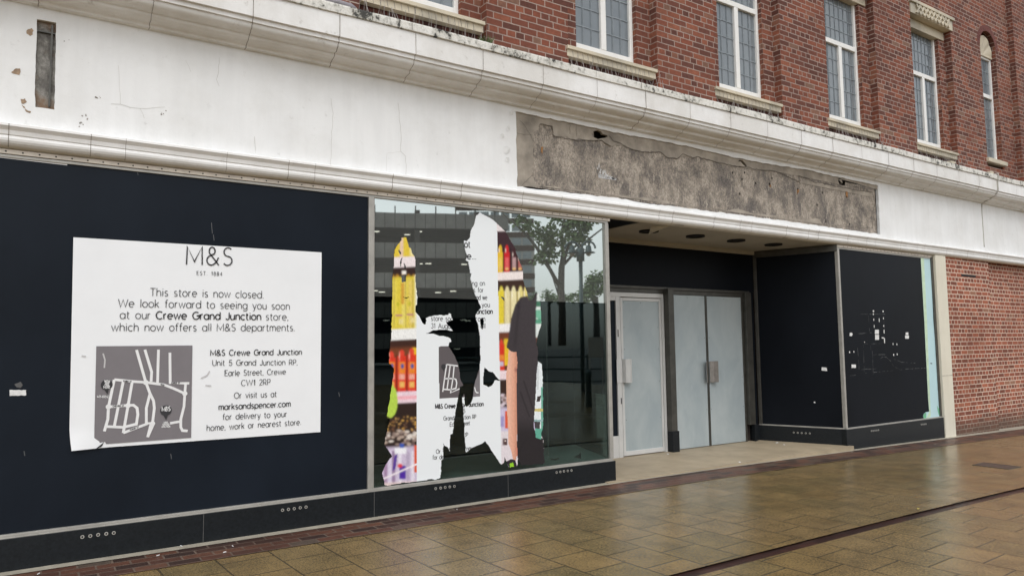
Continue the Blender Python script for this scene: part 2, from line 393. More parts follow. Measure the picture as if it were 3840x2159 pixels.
def tag(o, label=None, cat=None, group=None, kind=None):
    if label: o['label'] = label
    if cat: o['category'] = cat
    if group: o['group'] = group
    if kind: o['kind'] = kind
    return o
def empty(name, loc, label, cat, group=None):
    o = bpy.data.objects.new(name, None); C.objects.link(o); o.location = loc; o.empty_display_size = .2
    return tag(o, label, cat, group)
def copy_at(o, loc, parent=None):
    c = o.copy(); C.objects.link(c); c.parent = None; c.location = loc
    if parent is not None: adopt(c, parent)
    return c
def rough_edge(pts, step=.05, amp=.008, seed=1, closed=True):
    """walk round a polygon and fray it"""
    r = random.Random(seed); out = []
    k = len(pts)
    for i in range(k if closed else k-1):
        a = Vector(pts[i]); b = Vector(pts[(i+1) % k]); L = (b-a).length; nseg = max(1, int(L/step))
        d = (b-a).normalized() if L > 1e-9 else Vector((1, 0)); nn = Vector((-d.y, d.x))
        for j in range(nseg):
            p = a+(b-a)*(j/nseg)
            if j or True: p = p+nn*r.uniform(-amp, amp)*(1 if j else .3)
            out.append((p.x, p.y))
    if not closed: out.append(tuple(pts[-1]))
    return out

def gz(x, y=0):                      # the pavement falls gently towards the far right
    return -.0075*((x-6.5)+math.sqrt((x-6.5)**2+2.0))

# ------------------------------------------------------------------ setting
def ground_sheet(name, mat, xs, ys, dz, kind='structure'):
    b = MB(); pts = []; fs = []
    for y in ys:
        for x in xs: pts.append((x, y, gz(min(x, 22), y)+dz))
    nx = len(xs)
    for j in range(len(ys)-1):
        for i in range(nx-1): fs.append((j*nx+i, j*nx+i+1, (j+1)*nx+i+1, (j+1)*nx+i))
    b.add(pts, fs); o = b.build(name, mat, smooth=True); tag(o, kind=kind); return o
XS = [-60, -30, -15]+[-10+.6*i for i in range(60)]+[30, 45, 70, 120]
ground_sheet('ground', M_asphalt, [-400, -60, 0, 20, 60, 400], [-400, -60, -20, 0, 3, 60, 400], -.02)
ground_sheet('pavement', M_pave, XS, [-24, -16, -10, -7, -5, -4, -3.2, -2.825], 0)
ground_sheet('pavement', M_pave, XS, [-2.712, -2.2, -1.6, -1.0, -.55], 0)
ground_sheet('drain_channel', M_channel, XS, [-2.835, -2.70], -.012)
ground_sheet('brick_border', M_border, XS, [-.56, -.345, -.13], .0035)
b = MB()
xs = [-10+.4*i for i in range(75)]
for i in range(len(xs)-1):
    x0, x1 = xs[i], xs[i+1]; j0 = -.135+.008*noise.noise((x0*2, 0, 0)); j1 = -.135+.008*noise.noise((x1*2, 0, 0))
    b.quad((x0, j0, gz(x0)+.008), (x1, j1, gz(x1)+.008), (x1, .3, gz(x1)+.008), (x0, .3, gz(x0)+.008))
tag(b.build('kerb_strip', M_strip), kind='structure')
b = MB(); q = [(5.3, -.09), (9.97, -.09), (9.56, 1.25), (5.3, 1.25)]
b.add([(x, y, .014) for x, y in q]+[(x, y, -.2) for x, y in q], [(0, 1, 2, 3), (0, 4, 5, 1), (1, 5, 6, 2), (2, 6, 7, 3), (3, 7, 4, 0)])
tag(b.build('entrance_floor', M_concrete), kind='structure')
pts = [atz(*p, -.1) for p in ((3652, 1755), (3707, 1749.5), (3823, 1764), (3768, 1774))]
mh = empty('manhole_cover', (sum(p[0] for p in pts)/4, sum(p[1] for p in pts)/4, gz(10)), 'dark rectangular iron cover set into the wet paving', 'manhole cover')
cx, cy = mh.location.x, mh.location.y
b = MB(); b.box(cx-.135, cx+.135, cy-.19, cy+.19, gz(10)-.03, gz(10)+.004); b.build('cover_plate', M_iron, mh)
b = MB()
for (x0, x1, y0, y1) in ((-.155, .155, -.21, -.19), (-.155, .155, .19, .21), (-.155, -.135, -.19, .19), (.135, .155, -.19, .19)): b.box(cx+x0, cx+x1, cy+y0, cy+y1, gz(10)-.03, gz(10)+.006)
b.build('cover_frame', M_bronze, mh)

# ------------------------------------------------------------------ the building
shop = empty('shop_building', (6, 0, 0), 'closed brick and white-rendered shop with navy boarded windows and grey metal doors', 'building')
XL, XR = -6.0, 26.0

# --- upper storey
ZB, ZT = 4.46, 8.6
OPEN = [(-2.58, -1.18), (-.05, 1.35), (2.45, 3.85), (4.93, 6.33), (7.386, 8.786), (9.889, 11.289), (12.44, 13.84)]
AX0, AX1 = 14.98, 15.62; ACX, ACZ, AR = 15.30, 7.19, .32
b = MB()
edges = [XL]+[e for o in OPEN for e in o]+[AX0]
for i in range(0, len(edges), 2): b.box(edges[i], edges[i+1], 0, .6, ZB, ZT)
for (x0, x1) in OPEN:
    b.box(x0, x0+.21, .118, .6, ZB, 7.2); b.box(x1-.236, x1, .118, .6, ZB, 7.2)
    b.box(x0, x1, .0, .6, 7.41, ZT)
# wall round the arched window
arc = [(ACX+AR*math.cos(a), ACZ+AR*math.sin(a)) for a in [math.pi*i/20 for i in range(21)]]
b.plate([(AX0, ZB), (AX0, ACZ)]+arc[::-1][1:-1]+[(AX1, ACZ), (AX1, ZB), (16.2, ZB), (16.2, ZT), (AX0-.001, ZT), (AX0-.001, ZB)][0:5]+[(AX0, ZT)], [], 0, .6) if False else None
top = [(AX0, ZT), (AX0, ACZ)]+arc[::-1][1:-1]+[(AX1, ACZ), (AX1, ZT)]
b.plate(top, [], 0, .3)
b.box(AX1, 16.2, 0, .6, ZB, ZT)
b.box(AX0, AX1, 0, .6, ZB, 4.80)
b.box(16.2, 18.6, -.11, .6, ZB, ZT); b.box(18.6, XR, 0, .6, ZB, ZT)
b.build('upper_wall', M_brick, shop)
for (x0, x1) in OPEN:
    b = MB(); b.box(x0, x1, .07, .3, ZB, 4.756); b.build('soldier_course', M_soldier, shop)
# arch ring
b = MB(); nV = 21
for i in range(nV):
    a0 = math.pi*(i+.08)/nV-.0; a1 = math.pi*(i+.92)/nV; r0, r1 = AR, AR+.112
    P = [(r0, a0), (r1, a0), (r1, a1), (r0, a1)]
    q = [(ACX+r*math.cos(a), ACZ+r*math.sin(a)) for r, a in P]
    b.add([(x, -.004, z) for x, z in q]+[(x, .1, z) for x, z in q], [(0, 1, 2, 3), (0, 4, 5, 1), (1, 5, 6, 2), (2, 6, 7, 3), (3, 7, 4, 0)])
b.build('brick_arch', M_voussoir, shop)
# shell tympanum in the arch
b = MB(); nn = 28; pts = [(ACX, .12, 7.06)]
for i in range(nn+1):
    a = math.pi*i/nn; sc_ = 1-.05*abs(math.sin(a*4.5)); pts.append((ACX+(AR-.01)*sc_*math.cos(a), .075-.02*abs(math.sin(a*4.5)), 7.06+.40*sc_*math.sin(a)))
b.add(pts, [(0, i+1, i+2) for i in range(nn)]); b.box(AX0, AX1, .07, .3, 7.03, 7.07); b.build('shell_panel', M_stone, shop)
b = MB(); b.plate([(AX0, 7.0), (AX1, 7.0), (AX1, 7.6), (AX0, 7.6)], [], .2, .05); b.build('niche_back', M_core, shop)

def lead_grid(x0, x1, z0, z1, y, px, pz):
    g = MB(); nx = max(2, round((x1-x0)/px)); nz = max(1, round((z1-z0)/pz))
    for i in range(1, nx):
        x = x0+(x1-x0)*i/nx
        g.box(x-.011, x-.004, y-.004, y, z0, z1); g.box(x+.004, x+.011, y-.004, y, z0, z1)
    for j in range(1, nz):
        z = z0+(z1-z0)*j/nz
        k = 8
        for i in range(k):
            xa = x0+(x1-x0)*i/k; xb = x0+(x1-x0)*(i+1)/k; dz = .004*noise.noise((xa*9, z*5, 0))
            g.box(xa, xb, y-.005, y-.0005, z+dz-.006, z+dz+.006)
    return g
def window(x0, x1, z0, z1, y, zt, two=True):
    fr = .05; fw = MB()
    fw.box(x0, x0+fr, y, y+.07, z0, z1); fw.box(x1-fr, x1, y, y+.07, z0, z1)
    fw.box(x0+fr, x1-fr, y, y+.07, z0, z0+fr+.015); fw.box(x0+fr, x1-fr, y, y+.07, z1-fr, z1)
    fw.box(x0+fr, x1-fr, y-.004, y+.07, zt-.038, zt+.038)
    cells = [(x0+fr, x1-fr, zt+.038, z1-fr)]
    if two:
        xm = (x0+x1)/2; fw.box(xm-.04, xm+.04, y-.003, y+.07, z0+fr+.015, zt-.038)
        cells += [(x0+fr, xm-.04, z0+fr+.015, zt-.038), (xm+.04, x1-fr, z0+fr+.015, zt-.038)]
    else: cells += [(x0+fr, x1-fr, z0+fr+.015, zt-.038)]
    f = fw.build('window', M_upvc, shop, bevel=.006)
    for (a, c, d, e) in cells:
        p = MB(); p.box(a, c, y+.035, y+.05, d, e); p.build('pane', M_lead_glass, f)
        lead_grid(a, c, d, e, y+.033, .13, .213).build('leading', M_lead, f)
    return f
for (x0, x1) in OPEN:
    window(x0+.21, x1-.236, 4.975, 7.13, .178, 6.24)
window(AX0, AX1, 4.955, 7.04, .095, 6.25, False)
def sill(x0, x1):
    s_ = MB(); s_.box(x0-.03, x1-.035, -.03, .25, 4.835, 4.872)
    n_ = int((x1-x0)/.075); wx = (x1-x0-.075)/n_
    s_.box(x0-.02, x1-.045, -.004, .2, 4.758, 4.834)
    s_.cur = 1; t = s_
    for i in range(1, n_):
        x = x0-.02+i*wx; t.ribbon([(x+.012, 4.762), (x, 4.832)], .006, -.0055)
    s_.build('window_sill', [M_stone, M_mortarj], shop)
for (x0, x1) in OPEN: sill(x0, x1)
b = MB(); b.box(AX0-.05, AX1+.08, -.05, .2, 4.875, 4.955); b.build('window_sill', M_stone, shop, bevel=.006)
# carved lintels
for (x0, x1) in OPEN:
    L = MB(); L.box(x0-.03, x1+.09, -.05, .2, 7.355, 7.412); L.box(x0-.0, x1+.05, -.02, .2, 7.165, 7.354)
    L.box(x0, x1-.05, .10, .25, 7.0, 7.164)
    o = L.build('carved_lintel', M_stone, shop, bevel=.005)
    cvd = MB(); n_ = 9; a0, a1 = x0+.16, x1-.11; st = (a1-a0)/n_
    for i in range(n_):
        xa = a0+i*st
        for (p, q) in (((xa, 7.18), (xa+st*.95, 7.34)), ((xa+st*.95, 7.18), (xa+st*.45, 7.25)), ((xa+st*.3, 7.28), (xa, 7.34))):
            d = Vector((q[0]-p[0], q[1]-p[1])).normalized(); nx_, nz_ = -d.y*.018, d.x*.018
            qq = [(p[0]+nx_, p[1]+nz_), (p[0]-nx_, p[1]-nz_), (q[0]-nx_, q[1]-nz_), (q[0]+nx_, q[1]+nz_)]
            cvd.add([(x, -.05, z) for x, z in qq]+[(x, -.019, z) for x, z in qq], [(0, 1, 2, 3), (0, 4, 5, 1), (1, 5, 6, 2), (2, 6, 7, 3), (3, 7, 4, 0)])
    cvd.build('carving', M_stone, o)

# --- cornice
CP = [(-.283, 4.434), (-.283, 4.232), (-.262, 4.226), (-.262, 4.192), (-.246, 4.189), (-.2455, 4.180), (-.243, 4.168), (-.238, 4.157), (-.229, 4.147), (-.216, 4.139), (-.200, 4.132), (-.180, 4.127), (-.158, 4.124), (-.152, 4.116), (-.1505, 4.106), (-.147, 4.100), (-.138, 4.094), (-.122, 4.090), (-.10, 4.088), (-.075, 4.082), (-.055, 4.074), (-.047, 4.062), (-.045, 4.052), (-.004, 4.048), (.05, 4.046)]
b = MB(); b.prism([(.05, 4.44)]+CP, XL, XR, 160, wob=.004); cor = b.build('cornice', M_cornice, shop, smooth=False)
b = MB(); b.prism([(.1, 4.435), (-.292, 4.435), (-.300, 4.44), (-.300, 4.508), (-.296, 4.522), (.1, 4.55)], XL, XR, 220, wob=.010); b.build('cornice_cap', M_cap, shop)
cx0 = .689; xs_j = [cx0+.7345*i for i in range(-8, 34)]
j = MB()
for i, x in enumerate(xs_j):
    wv = [(p[0]-.0045, p[1]-.0015) for p in CP[:-1]]; k = len(wv)
    r = random.Random(i); wd = r.uniform(.0015, .004)
    pts = []
    for t_, (y, z) in enumerate(wv):
        jx = x+r.uniform(-.003, .003); pts += [(jx-wd, y, z), (jx+wd, y, z)]
    j.add(pts, [(2*i_, 2*i_+1, 2*i_+3, 2*i_+2) for i_ in range(k-1)])
    jx = x+r.uniform(-.1, .12)
    j.add([(jx-wd, -.3065, 4.445), (jx+wd, -.3065, 4.445), (jx+wd*1.4, -.3065, 4.512), (jx-wd*1.4, -.3065, 4.512)], [(0, 1, 2, 3)])
j.build('joint_line', M_mortarj, cor)

# --- frieze of white render with the slot and the bare patch
zf = zm(1900, 400, 3.62); zg = zm(2600, 500, 3.481); z1 = zm(0, 0, 2.069); z2c = zm(900, 0, 2.069)
def P(z, lst, y=0): return [at(*z(*p), y) for p in lst]
patch = P(zf, [(120, 62), (350, 112), (840, 214), (1100, 270), (1400, 335), (1900, 430), (2534, 552)])+P(zg, [(500, 310), (1000, 402), (1500, 478), (2000, 595), (2412, 680), (2440, 1318)])+P(zg, [(1900, 1245), (1250, 1150), (600, 1065), (0, 985)])+P(zf, [(2000, 1325), (1450, 1235), (1000, 1185), (600, 1140), (145, 1085)])
patch_f = rough_edge(patch, .06, .007, 3)
slot = P(z1, [(287, 150), (435, 178), (430, 520), (422, 852), (275, 832), (270, 700), (278, 480)])
slot_f = rough_edge(slot, .03, .0018, 5)
ZF0, ZF1 = 3.10, 4.07
b = MB(); b.plate([(XL, ZF0), (14.62, ZF0), (14.62, ZF1), (XL, ZF1)], [patch_f, slot_f], 0, .045, rim=False)
b.quad((14.62, .012, ZF0), (XR, .012, ZF0), (XR, .012, ZF1), (14.62, .012, ZF1)); b.quad((14.62, 0, ZF0), (14.62, .012, ZF0), (14.62, .012, ZF1), (14.62, 0, ZF1))
fri = b.build('frieze', M_render, shop)
b = MB(); b.plate(rough_edge(slot, .03, .0, 5), [], .03, .001); b.build('bare_slot', M_slot, fri)
sx = [at(*z1(*p)) for p in ((287, 150), (435, 178), (425, 852), (278, 832))]
b = MB(); b.box(min(p[0] for p in sx)+.005, max(p[0] for p in sx)-.005, .012, .03, sx[0][1]-.085, sx[0][1]-.075)
xr = max(p[0] for p in sx)-.03
b.box(xr-.012, xr, .008, .03, min(p[1] for p in sx)+.02, sx[0][1]-.02); b.build('slot_trim', M_bronze, fri)
dark = P(zf, [(375, 340), (440, 310), (460, 232), (628, 262), (640, 380), (700, 405), (830, 405), (940, 450), (980, 430), (1060, 450), (1300, 452), (1420, 530), (1560, 520), (1650, 552), (1840, 612), (1890, 595), (2100, 612), (2200, 690), (2340, 700), (2400, 662), (2534, 692)])+P(zg, [(60, 300), (240, 355), (420, 415), (590, 430), (720, 450), (800, 480), (1060, 490), (1200, 540), (1320, 582), (1400, 640), (1420, 610), (1700, 640), (1720, 672), (1830, 680), (1910, 690), (2050, 720), (2340, 770), (2380, 900), (2350, 1230)])+P(zg, [(2300, 1230), (1700, 1180), (1640, 1110), (1400, 1130), (1080, 1070), (770, 1040), (600, 980), (440, 1000), (0, 950)])+P(zf, [(2250, 1290), (2000, 1240), (1650, 1210), (1290, 1180), (1040, 1130), (750, 1100), (450, 1060), (420, 1050), (350, 930), (385, 760), (370, 500)])
dark_f = rough_edge(dark, .035, .010, 9)
cav = [P(zf, [(1170, 370), (1195, 330), (1250, 315), (1300, 335), (1320, 370), (1380, 385), (1385, 410), (1345, 420), (1300, 425), (1250, 437), (1215, 420), (1180, 405)]),
       P(zg, [(1905, 600), (1915, 575), (1950, 600), (1965, 650), (1925, 665), (1908, 630)]),
       P(zg, [(590, 368), (620, 345), (655, 350), (690, 385), (715, 420), (705, 440), (665, 405), (630, 365)])]
b = MB(); b.plate(rough_edge(patch, .06, 0, 3), [dark_f]+cav, .018, .035, rim=False); b.build('bare_render', M_beige, fri)
# rough concrete left behind the old sign, as a relief
xs_ = [p[0] for p in dark]; zs_ = [p[1] for p in dark]
b = MB(); gx, gzn = 190, 26; X0, X1, Z0, Z1 = min(xs_)-.03, max(xs_)+.03, min(zs_)-.03, max(zs_)+.03
pts = []
for jx in range(gzn+1):
    for ix in range(gx+1):
        x = X0+(X1-X0)*ix/gx; z = Z0+(Z1-Z0)*jx/gzn
        pts.append((x, .0215+.004*noise.noise((x*3, z*3, 0))+.003*noise.noise((x*11, z*8, 3)), z))
b.add(pts, [(jx*(gx+1)+ix, jx*(gx+1)+ix+1, (jx+1)*(gx+1)+ix+1, (jx+1)*(gx+1)+ix) for jx in range(gzn) for ix in range(gx) if not any(abs(pts[jx*(gx+1)+ix][0]-sum(q[0] for q in c_)/len(c_)) < .11 and abs(pts[jx*(gx+1)+ix][2]-sum(q[1] for q in c_)/len(c_)) < .07 for c_ in cav)])
scar = b.build('sign_scar', M_scar, fri, smooth=True)
b = MB(); b.quad((X0-.2, .16, Z0-.1), (X1+.2, .16, Z0-.1), (X1+.2, .16, Z1+.1), (X0-.2, .16, Z1+.1)); b.build('wall_core', M_core, fri)
def crk(z, lst, wd, y, seed):
    k = MB(); k.ribbon(rough_edge(P(z, lst), .03, .007, seed, False), wd*.55, y-.001); k.build('crack', M_crack, fri)
crk(zf, [(460, 232), (628, 262), (640, 380), (700, 405), (940, 452), (1060, 450), (1300, 452), (1420, 530)], .012, .0135, 1)
crk(zf, [(1400, 395), (1470, 470), (1560, 495), (1650, 550), (1840, 612), (2100, 612), (2200, 690), (2340, 700), (2400, 640), (2534, 690)], .012, .0135, 2)
crk(zg, [(0, 320), (60, 300), (280, 365), (590, 432), (720, 440), (800, 465), (1060, 490), (1200, 540), (1400, 640)], .013, .0135, 3)
crk(zg, [(1380, 545), (1500, 585), (1600, 640), (1700, 645), (1830, 682), (2050, 722), (2350, 770), (2385, 900), (2360, 1010), (2350, 1240)], .011, .0135, 4)
crk(zg, [(2100, 695), (2200, 710), (2340, 765)], .007, .0135, 5)
crk(zf, [(190, 190), (260, 260), (330, 370), (370, 470)], .006, .0135, 6); crk(zf, [(200, 1075), (300, 980), (360, 925)], .006, .0135, 7)
crk(zf, [(865, 215), (868, 370)], .006, .0135, 8); crk(zf, [(957, 235), (958, 395)], .006, .0135, 9); crk(zf, [(130, 350), (240, 375), (360, 385)], .005, .0135, 10)
def hair(z, lst, wd=.005, seed=1):
    k = MB(); k.ribbon(rough_edge(P(z, lst), .04, .004, seed, False), wd*.7, -.0022); k.build('hairline_crack', M_hair, fri)
hair(z1, [(918, 510), (925, 640), (933, 810), (1010, 835), (1085, 842), (1280, 832)], .0032, 21); hair(z1, [(933, 810), (860, 806)], .004, 22); hair(z1, [(1085, 842), (1120, 920)], .004, 23)
hair(z1, [(1700, 450), (1695, 560), (1680, 620), (1700, 670)], .004, 24); hair(z1, [(1440, 470), (1480, 560)], .003, 25)
hair(z2c, [(705, 765), (722, 880), (708, 1100), (700, 1300)], .005, 26); hair(z2c, [(1225, 800), (1250, 1050), (1245, 1175), (1285, 1215), (1290, 1385)], .006, 27); hair(z2c, [(1245, 1180), (1140, 1190), (1135, 1330)], .003, 28)
hair(z2c, [(110, 1060), (120, 1190)], .003, 29); hair(z1, [(1975, 1060), (1985, 1170)], .003, 30)
chips = [P(z1, [(205, 262), (215, 228), (245, 222), (260, 240), (255, 270), (235, 280)]), P(z1, [(85, 562), (110, 540), (155, 533), (160, 560), (150, 582), (115, 575)]), P(z1, [(160, 770), (195, 765), (208, 790), (195, 800), (165, 805)]), P(z1, [(170, 815), (190, 830), (215, 860), (240, 865), (235, 878), (205, 870), (180, 835)])]
for i, c_ in enumerate(chips):
    b = MB(); b.plate(rough_edge(c_, .012, .006, 40+i), [], -.0025, .002); b.build('spalled_patch', M_chip, fri)
rr = random.Random(12)
for (cx_, cz_, n_) in ((1270/2.069, 878/2.069, 5), (660/2.069, 910/2.069, 6), (625/2.069, 965/2.069, 7), (760/2.069, 765/2.069, 5), (515/2.069, 312/2.069, 2)):
    b = MB()
    for k in range(n_):
        X_, Z_ = at(cx_+rr.uniform(-10, 10), cz_+rr.uniform(-10, 10)); r_ = rr.uniform(.002, .007)
        b.plate([(X_+r_*rr.uniform(.5, 1.3)*math.cos(a), Z_+r_*rr.uniform(.5, 1.3)*math.sin(a)) for a in [i*1.05 for i in range(6)]], [], -.0024, .002)
    b.build('paint_pock', M_mortarj, fri)
M_rust = plain('rust_stain', (.30, .15, .055), .95, var=.4, scale=30, bmp=0)
fh_ = None
for hx_, hy_ in ((515, 515), (672, 512), (640, 600), (1030, 585), (1000, 660), (1365, 728), (1690, 775), (2005, 828), (1620, 935), (610, 790), (815, 650), (2045, 1185), (1735, 1150)):
    X_, Z_ = at(*zg(hx_, hy_), .012)
    if fh_ is None:
        b = MB(); b.plate([(.011*math.cos(a)*(1+.3*math.sin(3*a)), .017*math.sin(a)) for a in [k*.7 for k in range(9)]], [], 0, .004); fh_ = b.build('fixing_hole', M_core); fh_.location = (X_, .014, Z_); adopt(fh_, scar)
    else: copy_at(fh_, (X_, .014, Z_), scar)
for z_, l in ((zg, [(995, 665), (1012, 668), (1015, 705), (1000, 700)]), (zg, [(1355, 735), (1385, 735), (1380, 765), (1360, 790)]), (zg, [(1990, 755), (2020, 770), (2015, 840), (1995, 830)]), (zf, [(470, 545), (495, 545), (490, 610), (480, 645), (470, 600)])):
    b = MB(); b.plate(rough_edge([at(*z_(*q), .014) for q in l], .012, .004, 3), [], .0145, .003); b.build('rust_stain', M_rust, scar)
# loose flakes along the left edge of the bare patch
for (fx, fy, r_) in ((215, 1000, .03), (200, 1160, .045), (210, 1240, .03), (165, 1060, .03), (240, 880, .025)):
    X_, Z_ = at(1800+fx/2.068, fy/2.068)
    pts = [(X_+r_*rr.uniform(.6, 1.2)*math.cos(a), -.003-.012*max(0, math.cos(a-1)), Z_+r_*rr.uniform(.6, 1.2)*math.sin(a)) for a in [i*.785 for i in range(8)]]
    b = MB(); b.add(pts, [tuple(range(8))]); b.build('paint_flake', M_render, fri)
# scratched white mark on the concrete
b = MB()
for i in range(46):
    t = rr.random(); bx, bz = at(*zf(1260+240*t, 955+35*t)); h = .17*(1-t)**1.6*rr.random()+.015
    b.ribbon([(bx, bz), (bx+rr.uniform(-.03, .03), bz+h*.5), (bx+rr.uniform(-.03, .03), bz+h)], .005, .018)
b.ribbon(P(zf, [(1260, 955), (1500, 990)]), .008, .018); b.build('chalk_mark', M_white, fri)

# --- string course
SP = [(.03, 3.16), (-.004, 3.150), (-.088, 3.122), (-.090, 3.105), (-.083, 3.096), (-.070, 3.078), (-.066, 3.047), (-.058, 3.044), (-.064, 3.034), (-.068, 3.020), (-.066, 3.004), (-.058, 2.988), (-.044, 2.974), (-.026, 2.966), (.0, 2.962), (.03, 2.962)]
b = MB(); b.prism(SP, XL, 14.66, 120, wob=.003); st_ = b.build('string_course', M_string, shop)
b = MB(); b.prism([(y+.012, z) for y, z in SP], 14.68, XR, 40, wob=.003); b.build('string_course', M_string, shop)
j = MB()
for i, x in enumerate([-.189+.7362*i for i in range(-6, 21)]+[.316+.7362*2*i for i in range(-2, 9)]):
    r = random.Random(100+i); wd = r.uniform(.0008, .0024); wv = [(y-.003, z-.001) for y, z in SP[1:-2]]; pts = []
    for (y, z) in wv: pts += [(x-wd, y, z), (x+wd, y, z)]
    j.add(pts, [(2*k, 2*k+1, 2*k+3, 2*k+2) for k in range(len(wv)-1)])
j.build('joint_line', M_mortarj, st_)

# --- shop front rails above the glass
def rails(x0, x1, parts):
    f = MB(); f.box(x0, x1, .010, .06, 2.938, 2.962); f.build('filler_strip', M_rail, parts)
    g = MB(); g.box(x0, x1+.03, -.006, .05, 2.921, 2.954); g.box(x0, x1, .022, .06, 2.917, 2.921); r_ = g.build('head_rail', M_rail, parts, bevel=.002)
    h = MB(); h.box(x0, x1, .0, .05, 2.897, 2.917); h.build('top_frame', M_alu, parts, bevel=.002)
    return r_
hr = rails(XL, 5.455, shop); hr2 = rails(9.94, 12.64, shop)
d = MB(); d.add([(.006*math.cos(a), -.0005, .006*math.sin(a)) for a in [math.pi*k/5 for k in range(10)]]+[(.006*math.cos(a), .004, .006*math.sin(a)) for a in [math.pi*k/5 for k in range(10)]], [tuple(range(10))]+[(i, (i+1) % 10, 10+(i+1) % 10, 10+i) for i in range(10)])
first = None
for r_, xs in ((hr, [-.203+.1013*i for i in range(-3, 56)]), (hr2, [10.1+.1013*i for i in range(25)])):
    for x in xs:
        if first is None:
            first = d.build('screw_hole', M_dark); first.location = (x, -.0065, 2.9385); adopt(first, r_)
        else: copy_at(first, (x, -.0065, 2.9385), r_)

M_pj = plain('plinth_joint_grey', (.10, .10, .095), .8, bmp=0)
# --- plinth and sill of the shop front
def plinth(a, bb, top=.228):
    p_ = MB(); p_.obox(a, bb, -.02, -.30, -.25, top); return p_
b = MB(); b.box(XL, 5.462, -.032, .3, -.02, .226); pl1 = b.build('plinth', M_plinth, shop, bevel=.004)
b = MB(); b.box(XL, 5.44, -.028, .06, .226, .236); b.box(XL, 5.43, -.020, .06, .2362, .252); b.build('sill_strip', M_alu, shop, bevel=.002)
j = MB()
for px_, py_ in ((763, 1960), (1403, 1890), (1905, 1810)):
    x = at(px_, py_, -.03)[0]; j.box(x-.002, x+.002, -.0328, -.03, .0, .226)
j.build('plinth_joint', M_pj, pl1)
FC, BC = (9.94, 0.0), (9.50, 1.17)           # the splayed right-hand side of the entrance
dv = Vector((BC[0]-FC[0], BC[1]-FC[1])); L_ret = dv.length; dv.normalize()
def ret(s, off=0): nn = Vector((-dv.y, dv.x)); p = Vector(FC)+dv*s+nn*off; return (p.x, p.y)
b = MB(); b.box(9.90, 12.70, -.032, .3, -.25, .245); b.obox(ret(.033, .02), ret(L_ret, .02), 0, -.3, -.1, .245); pl2 = b.build('plinth', M_plinth, shop, bevel=.004)
b = MB(); b.box(9.925, 12.66, -.026, .06, .245, .262); b.obox(ret(.03, .013), ret(L_ret, .013), 0, -.06, .245, .262); b.build('sill_strip', M_alu, shop, bevel=.002)
# ventilation ferrules in groups
ring = MB(); k = 14
for (r0, r1, y0, y1) in ((.0068, .0125, -.004, -.004),):
    ring.add([(r0*math.cos(2*math.pi*i/k), y0, r0*math.sin(2*math.pi*i/k)) for i in range(k)]+[(r1*math.cos(2*math.pi*i/k), y1, r1*math.sin(2*math.pi*i/k)) for i in range(k)]+[(r1*math.cos(2*math.pi*i/k), .004, r1*math.sin(2*math.pi*i/k)) for i in range(k)],
             [(i, (i+1) % k, k+(i+1) % k, k+i) for i in range(k)]+[(k+i, k+(i+1) % k, 2*k+(i+1) % k, 2*k+i) for i in range(k)])
zv6 = zm(0, 1400, 1.84); zv7 = zm(1200, 1650, 1.84); zv5 = zm(2780, 880, 1.766)
vr = None
def put_vent(loc, rz, par):
    global vr
    if vr is None: vr = ring.build('vent_ring', M_steel); o = vr; o.location = loc; adopt(o, par)
    else: o = copy_at(vr, loc, par)
    o.rotation_euler = (0, 0, rz)
for z_, grp in ((zv6, [(568, 1125), (623, 1118), (677, 1110), (733, 1103), (785, 1097)]), (zv6, [(1949, 940), (1990, 935), (2030, 930), (2071, 924), (2111, 919)]), (zv7, [(798, 332), (832, 328), (863, 324), (895, 320), (927, 317)]), (zv7, [(1632, 221), (1658, 217), (1683, 213), (1709, 210), (1735, 207)])):
    for p in grp:
        X_, Z_ = at(*z_(*p), -.034); put_vent((X_, -.034, Z_), 0, pl1)
for z_, grp in ((zv5, [(862, 1298), (873, 1297), (885, 1295), (897, 1294), (908, 1292)]), (zv5, [(1192, 1255), (1202, 1254), (1212, 1253), (1222, 1252)])):
    for p in grp:
        X_, Z_ = at(*z_(*p), -.034); put_vent((X_, -.034, Z_), 0, pl2)
for i in range(5):
    p = ret(.50+.058*i, .0215); put_vent((p[0], p[1], .16), math.atan2(dv.y, dv.x)+math.pi, pl2)

# --- boarded windows
b = MB(); b.box(XL, 2.548, .012, .04, .252, 2.897); bd1 = b.build('window_board', M_navy, shop); tag(bd1, 'wide navy board carrying the white notice')
b = MB(); b.box(9.985, 12.64, .012, .04, .262, 2.897); bd2 = b.build('window_board', M_black, shop)
b = MB(); b.obox(ret(.04, -.012), ret(L_ret-.03, -.012), 0, -.03, .262, 2.86); bd3 = b.build('window_board', M_black, shop)
b = MB(); b.box(2.548, 2.600, -.012, .05, .252, 2.897); b.box(2.604, 2.612, .005, .05, .252, 2.897); b.build('mullion', M_alu, shop, bevel=.003)
b = MB(); b.box(9.93, 9.972, -.014, .04, .262, 2.897); b.build('corner_post', M_alu, shop, bevel=.004)
b = MB(); b.box(12.64, 12.70, -.008, .05, .262, 2.93); b.build('end_post', M_bronze, shop)
b = MB(); b.obox(ret(.0, .012), ret(L_ret, .012), 0, -.05, 2.86, 2.955); b.obox(ret(L_ret-.05, .016), ret(L_ret, .016), 0, -.05, .262, 2.86); b.build('return_frame', M_bronze, shop, bevel=.003)
